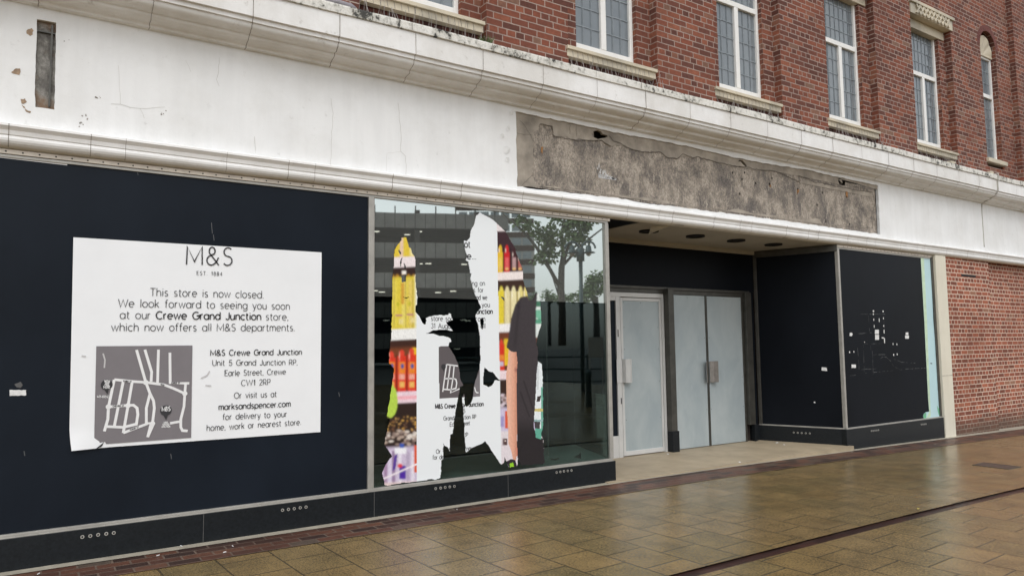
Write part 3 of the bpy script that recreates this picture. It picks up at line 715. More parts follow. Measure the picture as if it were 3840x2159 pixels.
# the strip of old printed film beside the right-hand board
p8 = lambda l: [at(*q, .008) for q in l]
zs = zm(3100, 860, 5.6); zs2 = zm(3100, 1500, 5.6)
b = MB(); b.plate(p8([zs(1975, 585), zs(2190, 605), (3500, 1200), zs2(2400, 350), zs2(2040, 390), zs2(2025, 330), zs2(2040, 290), zs2(2080, 250), zs2(2155, 235), (3481, 1500), (3466, 1200)]), [], .0085, .002); blue = b.build('sky_blue_film', plain('pale_blue_film', (.50, .70, .74), .45, var=.08, scale=1.2, bmp=0), shop)
b = MB(); b.plate(p8([zs(1975, 585), zs(2040, 590), (3476, 1200), (3490, 1560), zs2(2090, 385), zs2(2155, 235), (3481, 1500), (3466, 1200)]), [], .0065, .0015); b.build('pale_green_edge', plain('pale_green_film', (.56, .72, .52), .45, bmp=0), blue)
b = MB(); b.plate(p8([zs2(2040, 390), zs2(2025, 330), zs2(2040, 290), zs2(2085, 250), zs2(2090, 385)]), [], .0055, .0015); b.plate(p8([zs2(2315, 110), zs2(2345, 170), zs2(2372, 180), zs2(2385, 340), zs2(2355, 300), zs2(2335, 230)]), [], .0055, .0015); b.build('green_leaf_print', plain('leaf_green_film', (.17, .48, .27), .45, bmp=0), blue)
# scratches and residue on that board
z8 = zm(3120, 1100, 3.62)
rs_ = random.Random(77)
def scr(lst):
    k = MB(); pts = rough_edge([at(*z8(*q), .011) for q in lst], .045, .0025, rs_.randint(0, 9999), False)
    for a_, c_ in zip(pts[:-1], pts[1:]):
        if rs_.random() < .72: k.ribbon([a_, c_], rs_.choice((.002, .003, .004, .007)), .0105)
    if k.v: k.build('scratch_mark', M_scratch, bd2)
for l in ([(390, 280), (720, 280)], [(495, 300), (505, 470), (520, 640)], [(440, 685), (720, 678)], [(347, 740), (360, 900), (375, 1115)], [(425, 690), (432, 900), (440, 1105)], [(523, 700), (530, 780)], [(540, 700), (552, 860), (560, 1105)], [(560, 830), (720, 828), (740, 805)], [(500, 937), (560, 938)], [(450, 1080), (830, 1045)], [(400, 1030), (600, 1020)], [(245, 1115), (375, 1100)], [(650, 890), (690, 860), (740, 865), (800, 920), (830, 985)], [(840, 890), (940, 930), (1130, 945)], [(860, 1000), (930, 1035), (1040, 1022), (1270, 1010)], [(820, 105), (825, 145)], [(700, 300), (712, 500)], [(300, 550), (560, 530)]): scr(l)
b = MB()
for (px_, py_, l) in ((793, 835, 40), (800, 880, 22), (515, 645, 12), (1090, 1180, 14), (640, 1700, 20), (90, 1690, 18), (1270, 1470, 16)):
    X_, Z_ = at(px_, py_, .011); X2, Z2 = at(px_+3, py_+l, .011); b = MB(); b.ribbon([(X_, Z_), (X2, Z2)], .005, .0105); b.build('scratch_mark', M_scratch, bd1)
b = MB(); b.ribbon([at(0-400, 545, .011), at(0, 589, .011), at(252, 618, .011)], .011, .008); b.build('white_lath', M_white, bd1)

# --- the big display window with its glass
b = MB(); b.box(5.405, 5.455, -.010, .05, .252, 2.897); b.build('glazing_post', M_alu, shop, bevel=.003)
GZ = 1.982
b = MB(); b.box(2.612, 5.405, .018, .026, GZ, 2.897); b.build('upper_pane', M_glass_up, shop)
b = MB(); b.box(2.612, 5.405, .018, .026, .252, GZ-.001); b.build('lower_pane', M_glass_lo, shop)
b = MB(); q = [(2.58, .05), (5.42, .05), (5.84, 1.17), (2.58, 1.17)]; b.add([(x, y, .249) for x, y in q]+[(x, y, .2) for x, y in q], [(0, 1, 2, 3), (0, 4, 5, 1)]); b.build('window_bed', M_bed, shop)
b = MB(); b.box(2.58, 5.86, 1.2, 1.24, .249, 2.95); b.box(6.0, 6.04, 1.24, 3.0, .1, 3.2); b.box(2.55, 2.58, .05, 1.2, .249, 2.95); b.box(2.55, 6.0, 3.0, 3.05, .1, 3.2); b.box(2.55, 6.0, .06, 3.0, 2.962, 3.0); b.build('back_board', M_black, shop)  # includes an unseen room side wall, added to stop light leaking in
b = MB(); b.obox((5.43, .05), (5.86, 1.17), 0, .02, .95, 2.95); b.build('entrance_return', M_navy, shop)
b = MB(); b.obox((5.43, .05), (5.86, 1.17), 0, .012, .25, .95); b.build('return_pane', M_glass_lo, shop)  # hidden low glass, shaped to let daylight onto the bed under the opaque board
b = MB(); b.obox((5.44, .03), (5.87, 1.17), 0, .03, .0, .249); b.build('return_plinth', M_plinth, shop)
# stay strip seen through the glass
b = MB(); x_, z_ = at(2052, 1500, .6); b.box(x_-.006, x_+.006, .59, .6, .249, 2.2); b.build('inner_glass_edge', M_alu, shop)

# --- entrance soffit, lights, back wall
b = MB(); b.box(5.2, 10.0, -.02, 1.5, 2.964, 3.06); sof = b.build('soffit', M_soffit, shop)
dl = []
for i, x in enumerate((5.70, 6.55, 7.41, 8.24, 9.07)):
    r0, r1 = .095, .125; k = 28; b = MB()
    ci = [(math.cos(2*math.pi*q/k), math.sin(2*math.pi*q/k)) for q in range(k)]
    b.add([(r1*c, r1*s, 0) for c, s in ci]+[(r1*c, r1*s, -.020) for c, s in ci]+[(r0*c, r0*s, -.022) for c, s in ci]+[(r0*.9*c, r0*.9*s, -.002) for c, s in ci],
          [(j_*k+q, j_*k+(q+1) % k, (j_+1)*k+(q+1) % k, (j_+1)*k+q) for j_ in range(3) for q in range(k)]+[tuple(range(3*k, 4*k))])
    if not dl: o = b.build('downlight', M_dark); o.location = (x, .46, 2.9635); adopt(o, sof); dl.append(o)
    else: copy_at(dl[0], (x, .46, 2.9635), sof)
# peeling paint on the soffit
b = MB(); px0 = [atz(*zm(2200, 780, 2.335)(*q), 2.962) for q in ((560, 165), (742, 150), (748, 150))]
b.add([(px0[0][0], px0[0][1], 2.962), (px0[1][0], px0[1][1], 2.962), (px0[1][0]-.03, px0[1][1]+.14, 2.93), (px0[0][0]+.14, px0[0][1]+.19, 2.90), (px0[0][0]+.10, px0[0][1]+.12, 2.93)], [(0, 1, 2, 3, 4)])
b.build('peeling_paint', plain('paint_flap', (.62, .60, .54), .8), sof)
b = MB()
for seed, lst in ((1, [(490, 165), (560, 155)]), (2, [(745, 150), (850, 155)]), (3, [(1655, 265), (1690, 262), (1720, 262), (1760, 266)]), (4, [(320, 118), (350, 108)])):
    q = [atz(*zm(2200, 780, 2.335)(*p), 2.9625) for p in lst]
    for a_, c_ in zip(q[:-1], q[1:]): b.add([(a_[0], a_[1]-.01, 2.9625), (a_[0], a_[1]+.01, 2.9625), (c_[0], c_[1]+.008, 2.9625), (c_[0], c_[1]-.012, 2.9625)], [(0, 1, 2, 3)])
b.build('soffit_crack', M_crack, sof)
YB = 1.17
b = MB(); b.box(5.86, 9.56, YB-.03, YB+.05, 2.905, 2.964); b.build('ceiling_trim', M_soffit, shop)
b = MB(); b.box(5.86, 9.52, YB+.005, YB+.05, 2.325, 2.905); b.box(9.33, 9.47, YB+.004, YB+.05, .2, 2.325); b.build('transom_board', M_black, shop)
b = MB(); b.box(9.335, 9.52, YB-.01, YB+.3, -.05, .245); b.box(9.31, 9.36, YB-.07, YB, -.05, .27); b.build('plinth', M_plinth, shop, bevel=.004)
b = MB(); b.box(5.9, 9.36, YB-.02, YB+.05, 2.285, 2.325); b.box(5.9, 9.36, YB+.0, YB+.05, 2.225, 2.285)
b.box(9.175, 9.215, YB+.0, YB+.05, .01, 2.225); b.box(9.215, 9.345, YB-.06, YB+.05, .27, 2.30); b.box(7.49, 7.60, YB-.10, YB+.05, .3, 2.30); b.build('bronze_surround', M_bronze, shop, bevel=.004)
b = MB(); b.box(7.485, 7.615, YB-.115, YB+.05, .0, .30); b.build('column_base', M_plinth, shop, bevel=.004)
# left leaf with its grey frame
b = MB(); b.box(6.30, 7.485, YB-.01, YB+.05, 2.165, 2.225); b.box(7.44, 7.485, YB-.012, YB+.05, .012, 2.165); b.box(6.58, 6.655, YB-.012, YB+.05, .012, 2.165)
b.box(6.30, 6.58, YB-.008, YB+.05, .012, .30); b.box(6.2, 6.42, YB-.008, YB+.05, .3, 2.165); b.box(6.42, 6.58, YB-.007, YB+.05, 2.11, 2.165); b.build('door_frame', M_doorframe, shop, bevel=.003)
b = MB(); b.box(6.42, 6.58, YB+.01, YB+.05, .30, 2.11); b.build('side_panel', M_navy, shop)
b = MB(); b.box(6.664, 6.705, YB-.008, YB+.045, .025, 2.155); b.box(7.395, 7.432, YB-.008, YB+.045, .025, 2.155); b.box(6.705, 7.395, YB-.008, YB+.045, .025, .085); b.box(6.705, 7.395, YB-.008, YB+.045, 2.115, 2.155); dr = b.build('door', M_doorframe, shop, bevel=.003)
b = MB(); b.box(6.705, 7.395, YB+.004, YB+.04, .085, 2.115); b.build('metal_sheet', M_door, dr)
def rivets(par, xs, zs, y):
    q = MB()
    for x in xs:
        for z in zs: q.add([(x+.006*math.cos(a), y-.003, z+.006*math.sin(a)) for a in [k_*1.05 for k_ in range(6)]], [tuple(range(6))])
    q.build('screw_head', M_bronze, par)
rivets(dr, (6.73, 7.05, 7.37), (2.09,), YB+.004); rivets(dr, (6.73, 7.37), (.5, 1.0, 1.45, 1.75), YB+.004)
b = MB(); b.box(6.565, 6.66, YB-.02, YB-.013, 1.0, 1.31); b.build('handle', M_doorframe, dr, bevel=.003)
b = MB(); b.prism([(0, 0), (-.03, 0)], 0, 1) if False else None
hp = [(6.668, YB-.009), (6.69, YB-.06), (6.76, YB-.075), (6.80, YB-.06)]
b.add([(x, y, 1.0) for x, y in hp]+[(x, y, 1.32) for x, y in hp], [(i, i+1, 5+i, 4+i) for i in range(3)])
o = b.build('handle', M_doorframe, dr); sm = o.modifiers.new('solid', 'SOLIDIFY'); sm.thickness = .004
b = MB(); b.box(6.60, 6.615, YB-.014, YB-.012, 1.62, 1.72); b.box(6.63, 6.645, YB-.014, YB-.012, .72, .80); b.build('lock', M_dark, dr)
# the pair of metal-faced doors on the right
for (x0, x1, hx) in ((7.615, 8.352, 1), (8.392, 9.172, -1)):
    b = MB(); b.box(x0, x1, YB+.004, YB+.04, .022, 2.222); d2 = b.build('door', M_door, shop, bevel=.003)
    b = MB(); xe = x1 if hx > 0 else x0
    b.box(min(xe, xe+hx*.018), max(xe, xe+hx*.018), YB-.006, YB+.03, .022, 2.222); b.build('meeting_stile', M_bronze, d2, bevel=.002)
    rivets(d2, (x0+.03, (x0+x1)/2, x1-.03), (2.19,), YB+.004); rivets(d2, (x0+.03, x1-.03), (.55, 1.0, 1.6), YB+.004)
    if hx > 0: hp = [(8.275, YB-.07), (8.30, YB-.055), (8.345, YB-.01)]
    else: hp = [(8.40, YB-.01), (8.44, YB-.055), (8.515, YB-.075), (8.52, YB-.06)]
    b = MB(); k = len(hp); b.add([(x, y, .945) for x, y in hp]+[(x, y, 1.255) for x, y in hp], [(i, i+1, k+i+1, k+i) for i in range(k-1)])
    o = b.build('handle', plain('worn_handle', (.25, .23, .21), .38, .4, .2, 12), d2); sm = o.modifiers.new('solid', 'SOLIDIFY'); sm.thickness = .006
b = MB(); b.box(5.86, 9.4, YB+.05, YB+.3, .0, 3.0); b.build('back_wall', M_core, shop)

# --- right-hand pilaster and ground-floor brickwork
b = MB(); b.box(12.705, 13.045, -.05, .3, -.2, 2.962); pil = b.build('stone_pilaster', M_pil, shop, bevel=.006)
b = MB(); z_ = at(3540, 1408, -.05)[1]; b.box(12.7, 13.05, -.052, -.0505, z_-.003, z_+.003); b.build('joint_line', M_mortarj, pil)
b = MB(); b.box(13.045, 14.715, 0, .4, -.3, 2.962); b.box(14.715, XR, .10, .4, -.3, 2.98); lw_ = b.build('ground_floor_wall', M_brick2, shop)
a_, c_ = at(*zm(3480, 930, 4.828)(600, 490)), at(*zm(3480, 930, 4.828)(860, 490))
b = MB(); b.box(a_[0], c_[0], -.003, .02, a_[1]-.02, a_[1]+.02); b.build('air_slot', M_dark, lw_)
b = MB(); b.box(XL, XR, .62, .9, 3.06, ZT); b.build('inner_wall', M_core, shop)
b = MB(); b.box(XL, 2.55, .06, .4, -.3, 3.1); b.box(10.3, 12.9, .45, .6, -.3, 3.06); b.obox(ret(.1, -.06), ret(L_ret+.4, -.06), 0, -.1, -.3, 3.0); b.box(XL, XR, .20, .62, 3.06, 4.46); b.build('wall_backing', M_core, shop)

# ------------------------------------------------------------------ stroke lettering
def A(cx, cy, rx, ry, a0, a1, n=12): return [(cx+rx*math.cos(R(a0+(a1-a0)*i/n)), cy+ry*math.sin(R(a0+(a1-a0)*i/n))) for i in range(n+1)]
bowl = A(.24, .245, .24, .245, 0, 360, 22)
G = {
 'a': (.50, [bowl, [(.48, .49), (.48, 0)]]), 'b': (.50, [A(.26, .245, .24, .245, 0, 360, 22), [(.02, .73), (.02, 0)]]), 'c': (.42, [A(.24, .245, .24, .245, 48, 312, 18)]),
 'd': (.50, [bowl, [(.48, .73), (.48, 0)]]), 'e': (.49, [[(.01, .255), (.475, .255)]+A(.24, .245, .235, .245, 3, 310, 22)]), 'f': (.28, [A(.24, .60, .13, .13, 70, 180, 8)+[(.11, 0)], [(0, .49), (.24, .49)]]),
 'g': (.50, [bowl, [(.48, .49), (.48, -.02)]+A(.25, -.02, .23, .19, 0, -150, 12)]), 'h': (.45, [[(.02, .73), (.02, 0)], [(.02, .25)]+A(.22, .28, .20, .21, 180, 0, 12)+[(.42, 0)]]),
 'i': (.10, [[(.05, .49), (.05, 0)], [(.05, .64), (.05, .69)]]), 'j': (.14, [[(.09, .49), (.09, -.08)]+A(-.02, -.08, .11, .11, 0, -80, 6), [(.09, .64), (.09, .69)]]),
 'k': (.40, [[(.02, .73), (.02, 0)], [(.36, .49), (.03, .2)], [(.15, .30), (.38, 0)]]), 'l': (.10, [[(.05, .73), (.05, 0)]]),
 'm': (.68, [[(.02, .49), (.02, 0)], [(.02, .28)]+A(.18, .31, .16, .18, 180, 0, 10)+[(.34, 0)], [(.34, .28)]+A(.50, .31, .16, .18, 180, 0, 10)+[(.66, 0)]]),
 'n': (.45, [[(.02, .49), (.02, 0)], [(.02, .25)]+A(.22, .28, .20, .21, 180, 0, 12)+[(.42, 0)]]), 'o': (.49, [bowl]), 'p': (.50, [A(.26, .245, .24, .245, 0, 360, 22), [(.02, .49), (.02, -.2)]]),
 'r': (.28, [[(.02, .49), (.02, 0)], [(.02, .24)]+A(.22, .27, .20, .22, 180, 85, 8)]), 's': (.37, [A(.19, .365, .145, .125, 45, 260, 12)+A(.17, .12, .155, .12, 80, -140, 12)]),
 't': (.28, [[(.10, .65), (.10, .12)]+A(.22, .12, .12, .12, 180, 290, 8), [(0, .49), (.25, .49)]]), 'u': (.45, [[(.02, .49), (.02, .21)]+A(.22, .21, .20, .21, 180, 360, 12), [(.42, .49), (.42, 0)]]),
 'v': (.42, [[(0, .49), (.21, 0), (.42, .49)]]), 'w': (.66, [[(0, .49), (.17, 0), (.33, .49), (.49, 0), (.66, .49)]]), 'y': (.42, [[(0, .49), (.21, .02)], [(.42, .49), (.15, -.2), (.06, -.2)]]),
 'x': (.4, [[(0, .49), (.4, 0)], [(.4, .49), (0, 0)]]), 'z': (.38, [[(0, .49), (.36, .49), (0, 0), (.38, 0)]]), 'q': (.50, [bowl, [(.48, .49), (.48, -.2)]]),
 'A': (.60, [[(0, 0), (.30, .70), (.60, 0)], [(.11, .25), (.49, .25)]]), 'B': (.46, [[(.02, 0), (.02, .7), (.24, .7)]+A(.24, .535, .17, .165, 90, -90, 8)+[(.02, .37)], [(.24, .37)]+A(.25, .185, .20, .185, 90, -90, 8)+[(.02, 0)]]),
 'C': (.62, [A(.36, .35, .34, .35, 48, 312, 20)]), 'D': (.58, [[(.02, 0), (.02, .7), (.22, .7)]+A(.22, .35, .34, .35, 90, -90, 14)+[(.02, 0)]]), 'E': (.42, [[(.42, .7), (.02, .7), (.02, 0), (.42, 0)], [(.02, .36), (.36, .36)]]),
 'F': (.40, [[(.40, .7), (.02, .7), (.02, 0)], [(.02, .36), (.34, .36)]]), 'G': (.66, [A(.36, .35, .34, .35, 48, 360, 20)+[(.40, .35)]]), 'H': (.55, [[(.02, 0), (.02, .7)], [(.53, 0), (.53, .7)], [(.02, .37), (.53, .37)]]),
 'I': (.10, [[(.05, 0), (.05, .7)]]), 'J': (.36, [[(.34, .7), (.34, .17)]+A(.17, .17, .17, .17, 0, -160, 10)]), 'K': (.5, [[(.02, 0), (.02, .7)], [(.46, .7), (.02, .28)], [(.18, .42), (.5, 0)]]), 'L': (.40, [[(.02, .7), (.02, 0), (.40, 0)]]),
 'M': (.74, [[(.02, 0), (.04, .7), (.37, .12), (.70, .7), (.72, 0)]]), 'N': (.56, [[(.02, 0), (.02, .7), (.54, 0), (.54, .7)]]), 'O': (.72, [A(.36, .35, .35, .35, 0, 360, 26)]), 'P': (.46, [[(.02, 0), (.02, .7), (.24, .7)]+A(.24, .50, .20, .20, 90, -90, 8)+[(.02, .30)]]),
 'R': (.50, [[(.02, 0), (.02, .7), (.24, .7)]+A(.24, .50, .20, .20, 90, -90, 8)+[(.02, .30)], [(.26, .30), (.48, 0)]]), 'S': (.46, [A(.24, .53, .19, .17, 40, 262, 12)+A(.22, .18, .21, .18, 82, -145, 12)]), 'T': (.52, [[(0, .7), (.52, .7)], [(.26, .7), (.26, 0)]]),
 'U': (.55, [[(.02, .7), (.02, .26)]+A(.275, .26, .255, .26, 180, 360, 12)+[(.53, .7)]]), 'V': (.58, [[(0, .7), (.29, 0), (.58, .7)]]), 'W': (.90, [[(0, .7), (.22, 0), (.45, .66), (.68, 0), (.90, .7)]]), 'Y': (.56, [[(0, .7), (.28, .32), (.56, .7)], [(.28, .32), (.28, 0)]]),
 '&': (.60, [[(.58, 0), (.16, .45)]+A(.26, .545, .135, .155, 215, -40, 12)+[(.12, .34)]+A(.23, .185, .20, .185, 130, 300, 10)+[(.46, .12), (.56, .30)]]),
 '1': (.26, [[(.02, .57), (.18, .7), (.18, 0)]]), '2': (.44, [A(.22, .51, .19, .19, 165, -30, 12)+[(.02, 0), (.44, 0)]]), '3': (.42, [A(.2, .53, .17, .17, 150, -80, 10), A(.2, .18, .2, .18, 85, -150, 12)]), '4': (.46, [[(.34, 0), (.34, .7), (0, .17), (.46, .17)]]),
 '5': (.44, [[(.40, .7), (.10, .7), (.06, .38)]+A(.21, .21, .21, .215, 135, -150, 14)]), '8': (.44, [A(.22, .53, .165, .165, -90, 270, 16), A(.22, .18, .205, .185, 90, 450, 16)]),
 '.': (.10, [[(.05, .0), (.05, .06)]]), ',': (.10, [[(.06, .05), (.03, -.10)]]), ' ': (.36, [])}
def text_strokes(s, sp=.115):
    x = 0; out = []
    for ch in s:
        w_, st = G[ch]
        for pl in st: out.append([(x+p[0], p[1]) for p in pl])
        x += w_+sp
    return out, x-sp
def put_text(mb, s, a, bq, cap, weight, y, keep=None, sp=.115):
    """letters on the line a->b (x,z world), cap height in metres"""
    st, wd = text_strokes(s, sp); a = Vector(a); bq = Vector(bq); d = bq-a; k = cap/.7
    ex = d/wd; ez = Vector((0, k))
    for pl in st:
        pts = [a+ex*p[0]+ez*p[1] for p in pl]
        if keep:
            q = [pts[0]]
            for p0, p1 in zip(pts[:-1], pts[1:]):
                n_ = max(1, int((p1-p0).length/.006))
                for i in range(1, n_+1): q.append(p0+(p1-p0)*i/n_)
            pts = q
        mb.ribbon([tuple(p) for p in pts], weight, y, keep)

# ------------------------------------------------------------------ the notice
zp = zm(200, 850, 1.6648)
def pp(x, y): return at(*zp(x, y), .006)
poster = empty('notice_poster', (*[pp(880, 1320)[0]], .0, pp(880, 1320)[1]), 'large white notice with closing message and grey street map, its lower corner curling', 'poster')
TL, TR, BR, BL = [Vector(pp(*q)) for q in ((125, 66), (1675, 160), (1667, 1280), (98, 1392))]
b = MB(); nx_, nz_ = 48, 32; pts = []
for jz in range(nz_+1):
    for ix in range(nx_+1):
        u, v = ix/nx_, jz/nz_; q = (TL*(1-u)+TR*u)*(1-v)+(BL*(1-u)+BR*u)*v
        e = max(0, 1-math.hypot(u/.14, (1-v)/.10)); lift = .022*e**1.3
        wv = .0012*noise.noise((u*6, v*5, 0))
        pts.append((q.x+.015*e**1.5, .006-lift-abs(wv), q.y-.006*e))
b.add(pts, [(jz*(nx_+1)+ix, (jz+1)*(nx_+1)+ix, (jz+1)*(nx_+1)+ix+1, jz*(nx_+1)+ix+1) for jz in range(nz_) for ix in range(nx_)])
b.build('sheet', M_paper, poster, smooth=True)
b = MB(); c4 = [pp(*q) for q in ((268, 745), (868, 740), (860, 1315), (330, 1354), (322, 1340), (254, 1356))]
b.plate(c4, [], .0025, .001); mp = b.build('street_map', M_mapgrey, poster)
b = MB()
roads = [[(519, 768), (577, 970)], [(571, 766), (613, 905), (610, 965)], [(656, 766), (650, 972)], [(727, 785), (729, 975), (848, 976)], [(380, 953), (500, 965), (577, 970), (690, 985), (755, 1010), (820, 1040)], [(825, 980), (820, 1040), (815, 1120), (795, 1200), (795, 1250), (805, 1270), (838, 1273)], [(728, 1225), (795, 1213)], [(380, 953), (344, 1123), (340, 1200), (318, 1275)], [(436, 965), (380, 1245)], [(492, 965), (466, 1115), (436, 1285)], [(344, 1123), (466, 1113), (500, 1112), (522, 1130), (527, 1170), (518, 1230), (436, 1250), (330, 1245)], [(436, 1285), (585, 1228), (618, 1226), (588, 1312)], [(577, 970), (603, 1040), (580, 1130), (580, 1222), (618, 1226)], [(603, 1040), (625, 1085), (630, 1130), (618, 1226)]]
for i, r_ in enumerate(roads): b.ribbon([pp(*q) for q in r_], .0195, .0012-.0001*i)
for q in ((577, 971), (344, 1122), (466, 1114), (820, 1040), (618, 1227)): x_, z_ = pp(*q); b.disc(x_, z_, .019, -.0006)
put_text(b, 'M&S CREWE', pp(274, 1066), pp(344, 1066), .016, .004, -.0008)
for s_, l_, r_, y_ in (('M&S', 690, 714, 1226), ('GRAND', 682, 722, 1238), ('JUNCTION', 674, 728, 1251)): put_text(b, s_, pp(l_, y_), pp(r_, y_-1), .013, .0035, -.0008)
b.build('road_lines', M_white, mp)
for (cx_, cy_, r_, tip) in ((333, 985, 37, (337, 1046)), (702, 1146, 36, (703, 1206))):
    b = MB(); x_, z_ = pp(cx_, cy_); rr_ = pp(cx_+r_, cy_)[0]-x_; b.disc(x_, z_, rr_, -.0010, 24); t_ = pp(*tip)
    b.add([(x_-rr_*.38, -.0011, z_-rr_*.85), (x_+rr_*.38, -.0011, z_-rr_*.85), (t_[0], -.0011, t_[1])], [(0, 2, 1)]); b.build('map_pin', M_ink, mp)
b = MB()
for s_, l_, r_ in (('EARLE ST', (438, 966), (488, 970)), ('CHESTER ST', (370, 1124), (440, 1120)), ('FORGE ST', (478, 1272), (532, 1252)), ('EARLE ST', (738, 979), (790, 979)), ('A532', (668, 986), (692, 992))): put_text(b, s_, pp(*l_), pp(*r_), .011, .0028, -.0009)
b.build('street_names', M_ink, mp)
b = MB()
for s_, l_, r_, y_ in (('YOU', 318, 351, 972), ('ARE', 320, 349, 989), ('HERE', 314, 353, 1007)): put_text(b, s_, pp(l_, y_), pp(r_, y_), .018, .005, -.0018)
put_text(b, 'M&S', pp(677, 1149), pp(729, 1147), .033, .006, -.0018)
b.build('pin_lettering', M_white, mp)
b = MB()
TX = [('M&S', (828, 236), (1118, 242), .146, .0105), ('EST. 1884', (895, 302), (1053, 306), .031, .0034), ('This store is now closed.', (604, 431), (1312, 446), .059, .0052), ('We look forward to seeing you soon', (405, 500), (1475, 517), .059, .0052),
      ('at our', (416, 573), (606, 575), .058, .0052), ('Crewe Grand Junction', (640, 575), (1296, 581), .058, .0088), ('store,', (1326, 582), (1466, 583), .058, .0052), ('which now offers all M&S departments.', (362, 650), (1507, 650), .058, .0052),
      ('M&S Crewe Grand Junction', (980, 804), (1550, 797), .045, .0066), ('Unit 5 Grand Junction RP,', (992, 866), (1523, 861), .045, .0048), ('Earle Street, Crewe', (1070, 930), (1450, 920), .045, .0048), ('CW1 2RP', (1172, 992), (1354, 985), .047, .0048), ('Or visit us at', (1128, 1070), (1393, 1060), .046, .0048), ('marksandspencer.com', (1032, 1142), (1480, 1120), .046, .0066), ('for delivery to your', (1057, 1204), (1457, 1184), .046, .0048), ('home, work or nearest store.', (957, 1273), (1545, 1234), .046, .0048)]
for s_, l_, r_, cap, wt in TX: put_text(b, s_, pp(*l_), pp(*r_), cap, wt, .0015, sp=.16 if s_ == 'M&S' else (.26 if s_.startswith('EST') else .12))
b.build('lettering', M_ink, poster)
b = MB(); b.add([(*[pp(255, 1390)[0]], -.012, pp(255, 1390)[1]), (pp(318, 1340)[0], .001, pp(318, 1340)[1]), (pp(300, 1370)[0], -.003, pp(300, 1370)[1])], [(0, 1, 2)]); b.build('torn_crease', M_ink, poster)
M_smudge = plain('scuff_grey', (.55, .54, .54), .8, bmp=0)
for lst in ([(920, 945), (960, 925), (975, 900)], [(948, 988), (985, 992)], [(310, 790), (322, 830), (318, 880)], [(176, 805), (204, 808)]): b = MB(); b.ribbon([pp(*q) for q in lst], .010, .0014); b.build('smudge', M_smudge, poster)

# ------------------------------------------------------------------ torn printed film left on the glass
za_, zb_, zc_, zd_ = zm(1400, 760, 2.585), zm(1700, 760, 2.585), zm(1400, 1300, 2.585), zm(1700, 1300, 2.585)
def pz(z, l): return [z(*q) for q in l]
film_a = pz(za_, [(275, 340), (318, 335), (330, 375), (345, 432), (362, 442), (375, 490), (398, 520), (405, 545), (405, 640), (410, 720), (415, 830), (425, 930), (420, 985), (408, 1005), (410, 1060), (432, 1085), (445, 1095), (468, 1150), (492, 1180), (508, 1175), (510, 1118), (540, 1103), (610, 1090), (680, 1092), (725, 1085), (735, 1068), (752, 1080), (755, 1100), (770, 1135), (740, 1145), (705, 1155), (712, 1175), (745, 1205), (775, 1243), (700, 1230), (640, 1228), (570, 1240), (505, 1270), (580, 1268), (640, 1290), (700, 1295), (750, 1318), (755, 1345), (735, 1350), (728, 1385)]) + pz(zc_, [(730, 0), (755, 30), (790, 90), (815, 150), (830, 200), (838, 260), (845, 320), (872, 375), (838, 388), (825, 470), (815, 530), (800, 600), (795, 640), (785, 700), (775, 790), (768, 840), (745, 850), (742, 930), (740, 1010), (722, 970), (690, 955), (678, 935), (678, 1090), (660, 1095), (650, 1270), (600, 1285), (540, 1280), (425, 1302), (110, 1340), (95, 1260), (85, 1220), (110, 1160), (140, 1110), (183, 1060), (150, 1010), (105, 945), (115, 880), (135, 800), (160, 690), (128, 690), (150, 560), (178, 380), (195, 290), (203, 210), (185, 190), (150, 155), (160, 30)]) + pz(za_, [(165, 1396), (178, 1200), (180, 1000), (185, 830), (190, 700), (200, 610), (200, 530), (205, 490), (215, 440), (240, 405), (255, 385), (275, 360)])
holes_a = [pz(za_, [(240, 465), (250, 455), (268, 480), (272, 500), (255, 495)]), pz(za_, [(283, 530), (275, 560), (268, 620), (260, 620), (258, 580), (268, 545)]), pz(za_, [(296, 585), (312, 605), (318, 640), (300, 635)]), pz(za_, [(277, 908), (312, 918), (353, 913), (318, 930)]), pz(za_, [(270, 700), (318, 700), (318, 765), (275, 770)])]
film_b = pz(zb_, [(258, 95), (330, 135), (380, 165), (430, 210), (500, 275), (545, 350), (590, 430), (625, 520), (660, 610), (675, 660), (678, 760), (700, 830), (720, 895), (735, 942), (775, 942), (790, 905), (800, 875), (830, 875), (838, 940), (848, 1050), (852, 1130), (850, 1190), (830, 1240), (812, 1310), (808, 1390)]) + pz(zd_, [(820, 0), (820, 140), (855, 165), (865, 240), (868, 400), (870, 600), (870, 750), (850, 850), (868, 885), (883, 1130), (660, 1145), (625, 1090), (618, 1155), (545, 1170), (515, 1110), (498, 1070), (490, 1120), (465, 1140), (310, 910), (280, 935), (180, 975), (122, 1020), (115, 900), (108, 790), (95, 600), (88, 490), (105, 450), (108, 560), (125, 580), (160, 560), (185, 510), (195, 430), (200, 380), (225, 300), (255, 200), (265, 100), (262, 0)]) + pz(zb_, [(255, 1290), (240, 1180), (220, 1130), (215, 1090), (268, 1015), (240, 945), (205, 870), (180, 790), (165, 730), (175, 690), (160, 680), (150, 600), (145, 570), (120, 555), (135, 520), (108, 430), (105, 365), (130, 375), (165, 330), (170, 270), (205, 200), (215, 150), (222, 125)])
holes_b = [pz(zd_, [(302, 198), (350, 240), (385, 245), (425, 300), (460, 330), (405, 320), (395, 340), (378, 370), (340, 392), (320, 375), (290, 365), (290, 290)]), pz(zb_, [(258, 1125), (290, 1120), (297, 1150), (290, 1190), (280, 1235), (262, 1170)]), pz(zb_, [(460, 910), (490, 915), (497, 955), (478, 935)])]
def inside(px, py, poly):
    px = np.asarray(px); py = np.asarray(py); r = np.zeros(px.shape, bool); k = len(poly)
    for i in range(k):
        x0, y0 = poly[i]; x1, y1 = poly[(i+1) % k]
        if y0 == y1: continue
        c = ((y0 > py) != (y1 > py)) & (px < (x1-x0)*(py-y0)/(y1-y0)+x0); r ^= c
    return r
